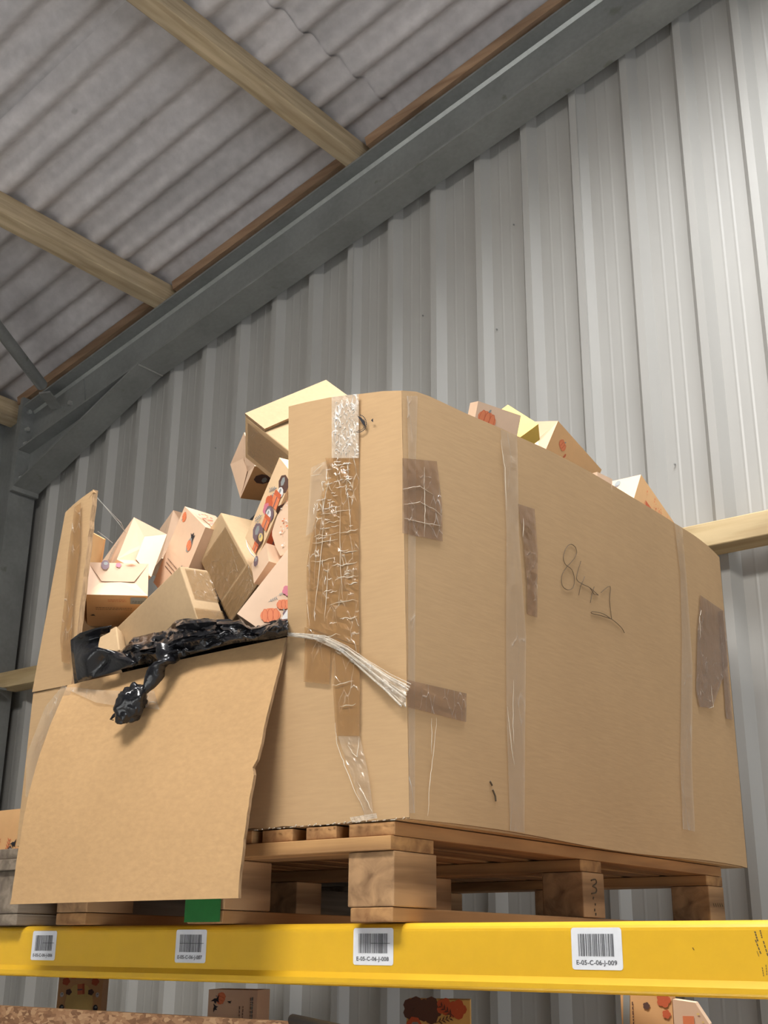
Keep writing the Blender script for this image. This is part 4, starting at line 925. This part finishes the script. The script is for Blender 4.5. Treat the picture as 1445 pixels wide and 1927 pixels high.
def art_L1(A, w_, h):
    t = h - .03
    A.poly(seg(12, w_ * .32, w_ * .5, t - .035, 1, 1.3), 'p_yellow'); A.book(w_ * .45, t - .02, w_ * .16, .02, .1, 'p_orange')
    for sx in (-1, 1):
        cx = w_ * .5
        A.flower(cx + sx * w_ * .33, t + .005, w_ * .09, 'p_deep'); A.stone(cx + sx * w_ * .38, t - .045, w_ * .07, 'p_black'); A.book(cx + sx * w_ * .36 - w_ * .06, t - .10, w_ * .13, .03, 0, 'p_orange'); A.flower(cx + sx * w_ * .25, t - .015, w_ * .07, 'p_brown'); A.stone(cx + sx * w_ * .4, t - .02, w_ * .05, 'p_white')
        A.poly([(cx + sx * w_ * .1, t + .01), (cx + sx * w_ * .22, t + .01), (cx + sx * w_ * .2, t + .02)], 'p_orange'); A.sprig(cx + sx * w_ * .3, t - .07, w_ * .16, 1.57, 'p_deep')
low_box(113, 196, 1822, 1.66, 'box with orange and cream autumn print seen below the beam, left', 'orange', art_L1, 42)
low_box(393, 485, 1862, 1.58, 'cream printed box with small pumpkin standing in the crate', 'peach', lambda A, w_, h: (A.pumpkin(w_ * .26, h - .014, .009, 1.2), A.bat(w_ * .16, h - .018, .009, .4), A.bat(w_ * .16, h - .03, .007, 1.4), A.bat(w_ * .44, h - .02, .004), A.lines(w_ * .66, h - .07, .045, 2, 1.57, .006, 'p_brown', .0012), A.lines(w_ * .92, h - .07, .06, 1, 1.57, .006, 'p_grey', .003), A.lines(w_ * .88, h - .07, .06, 2, 1.57, .004, 'p_brown', .001)), 28)
low_box(765, 884, 1881, 1.72, 'shadowed box with dark brown leaf print below the beam, centre', 'p_yellow', lambda A, w_, h: (A.flower(w_ * .12, h - .014, .020, 'p_brown'), A.flower(w_ * .36, h - .016, .022, 'p_brown'), A.flower(w_ * .6, h - .010, .014, 'p_deep'), A.flower(w_ * .8, h - .014, .016, 'p_deep'), A.stone(w_ * .12, h - .045, .018, 'p_deep'), A.sprig(w_ * .45, h - .035, .03, .3, 'p_brown'), A.sprig(w_ * .75, h - .025, .03, 2.5, 'p_brown')), 33)
def art_L4(A, w_, h):
    A.poly([(w_ * .06, h - .012), (w_ * .19, h - .012), (w_ * .15, h - .06), (w_ * .02, h - .06)], 'p_grey'); A.lines(w_ * .24, h - .095, .07, 1, 1.57, .006, 'p_brown', .0014)
    A.flower(w_ * .5, h - .030, .005, 'p_brown'); A.flower(w_ * .84, h - .022, .010, 'p_deep'); A.flower(w_ * .88, h - .04, .006, 'p_deep'); A.lines(w_ * .1, h - .08, .02, 3, 1.57, .004, 'p_brown', .001)
r4, Q4, u4, d4, h4 = low_box(1166, 1262, 1848, 1.62, 'large printed box with red patch on its lit side, bottom right', 'orange', art_L4, 20, .05)
m = MB(); a = Q4 + u4 * .001 - d4 * .002
e = (u4 * .6 + d4 * .15).normalized()
bk = [a + e * x + V3((0, 0, z)) for x, z in ((0, 0), (.047, .0), (.047, .235), (.030, .262), (0, .266))]; th_ = d4 * .045
m.face(bk); m.face([p + th_ for p in bk[::-1]])
for i in range(5): p0, p1 = bk[i], bk[(i + 1) % 5]; m.face([p1, p0, p0 + th_, p1 + th_])
m.build('end_flap', MAT['peach'], r4)
nn = e.cross(V3((0, 0, 1))); nn = nn if nn.y < 0 else -nn
A_ = Art(a + nn * .0005, e, V3((0, 0, 1)), nn); A_.poly([(.012, .245), (.027, .245), (.027, .195), (.018, .20), (.012, .215)], 'p_orange'); A_.speckle(.029, .19, .013, .06, 30, ['p_yellow', 'p_deep'], 5, .002); A_.done(r4)
# black pipe end resting on the crate edge
p0 = onY(551, 1919, FY + .004); p1 = onY(700, 1952, FY - .10)
m = MB(); dd = (p1 - p0).normalized(); m.tube([p0 - dd * .004, p0, p1, p1 + dd * .2], [.005, .0085, .0085, .0085], 12); m.build('black_pipe', MAT['blackpipe'], smooth=True, thing=('black plastic pipe end lying on the crate edge', 'pipe'))
# rack uprights just outside the view
for x_, lab in ((-3.88, 'left'), (-.22, 'right')):
    for y_, l2 in ((1.545, 'front'), (2.44, 'rear')):
        m = MB(); m.box(x_, x_ + .088, y_ - .04, y_ + .035, 0, 1.742)
        m.build('rack_upright', MAT['steel'], thing=('grey steel rack post at the %s %s corner of the racking' % (l2, lab), 'post', 'rack posts'))
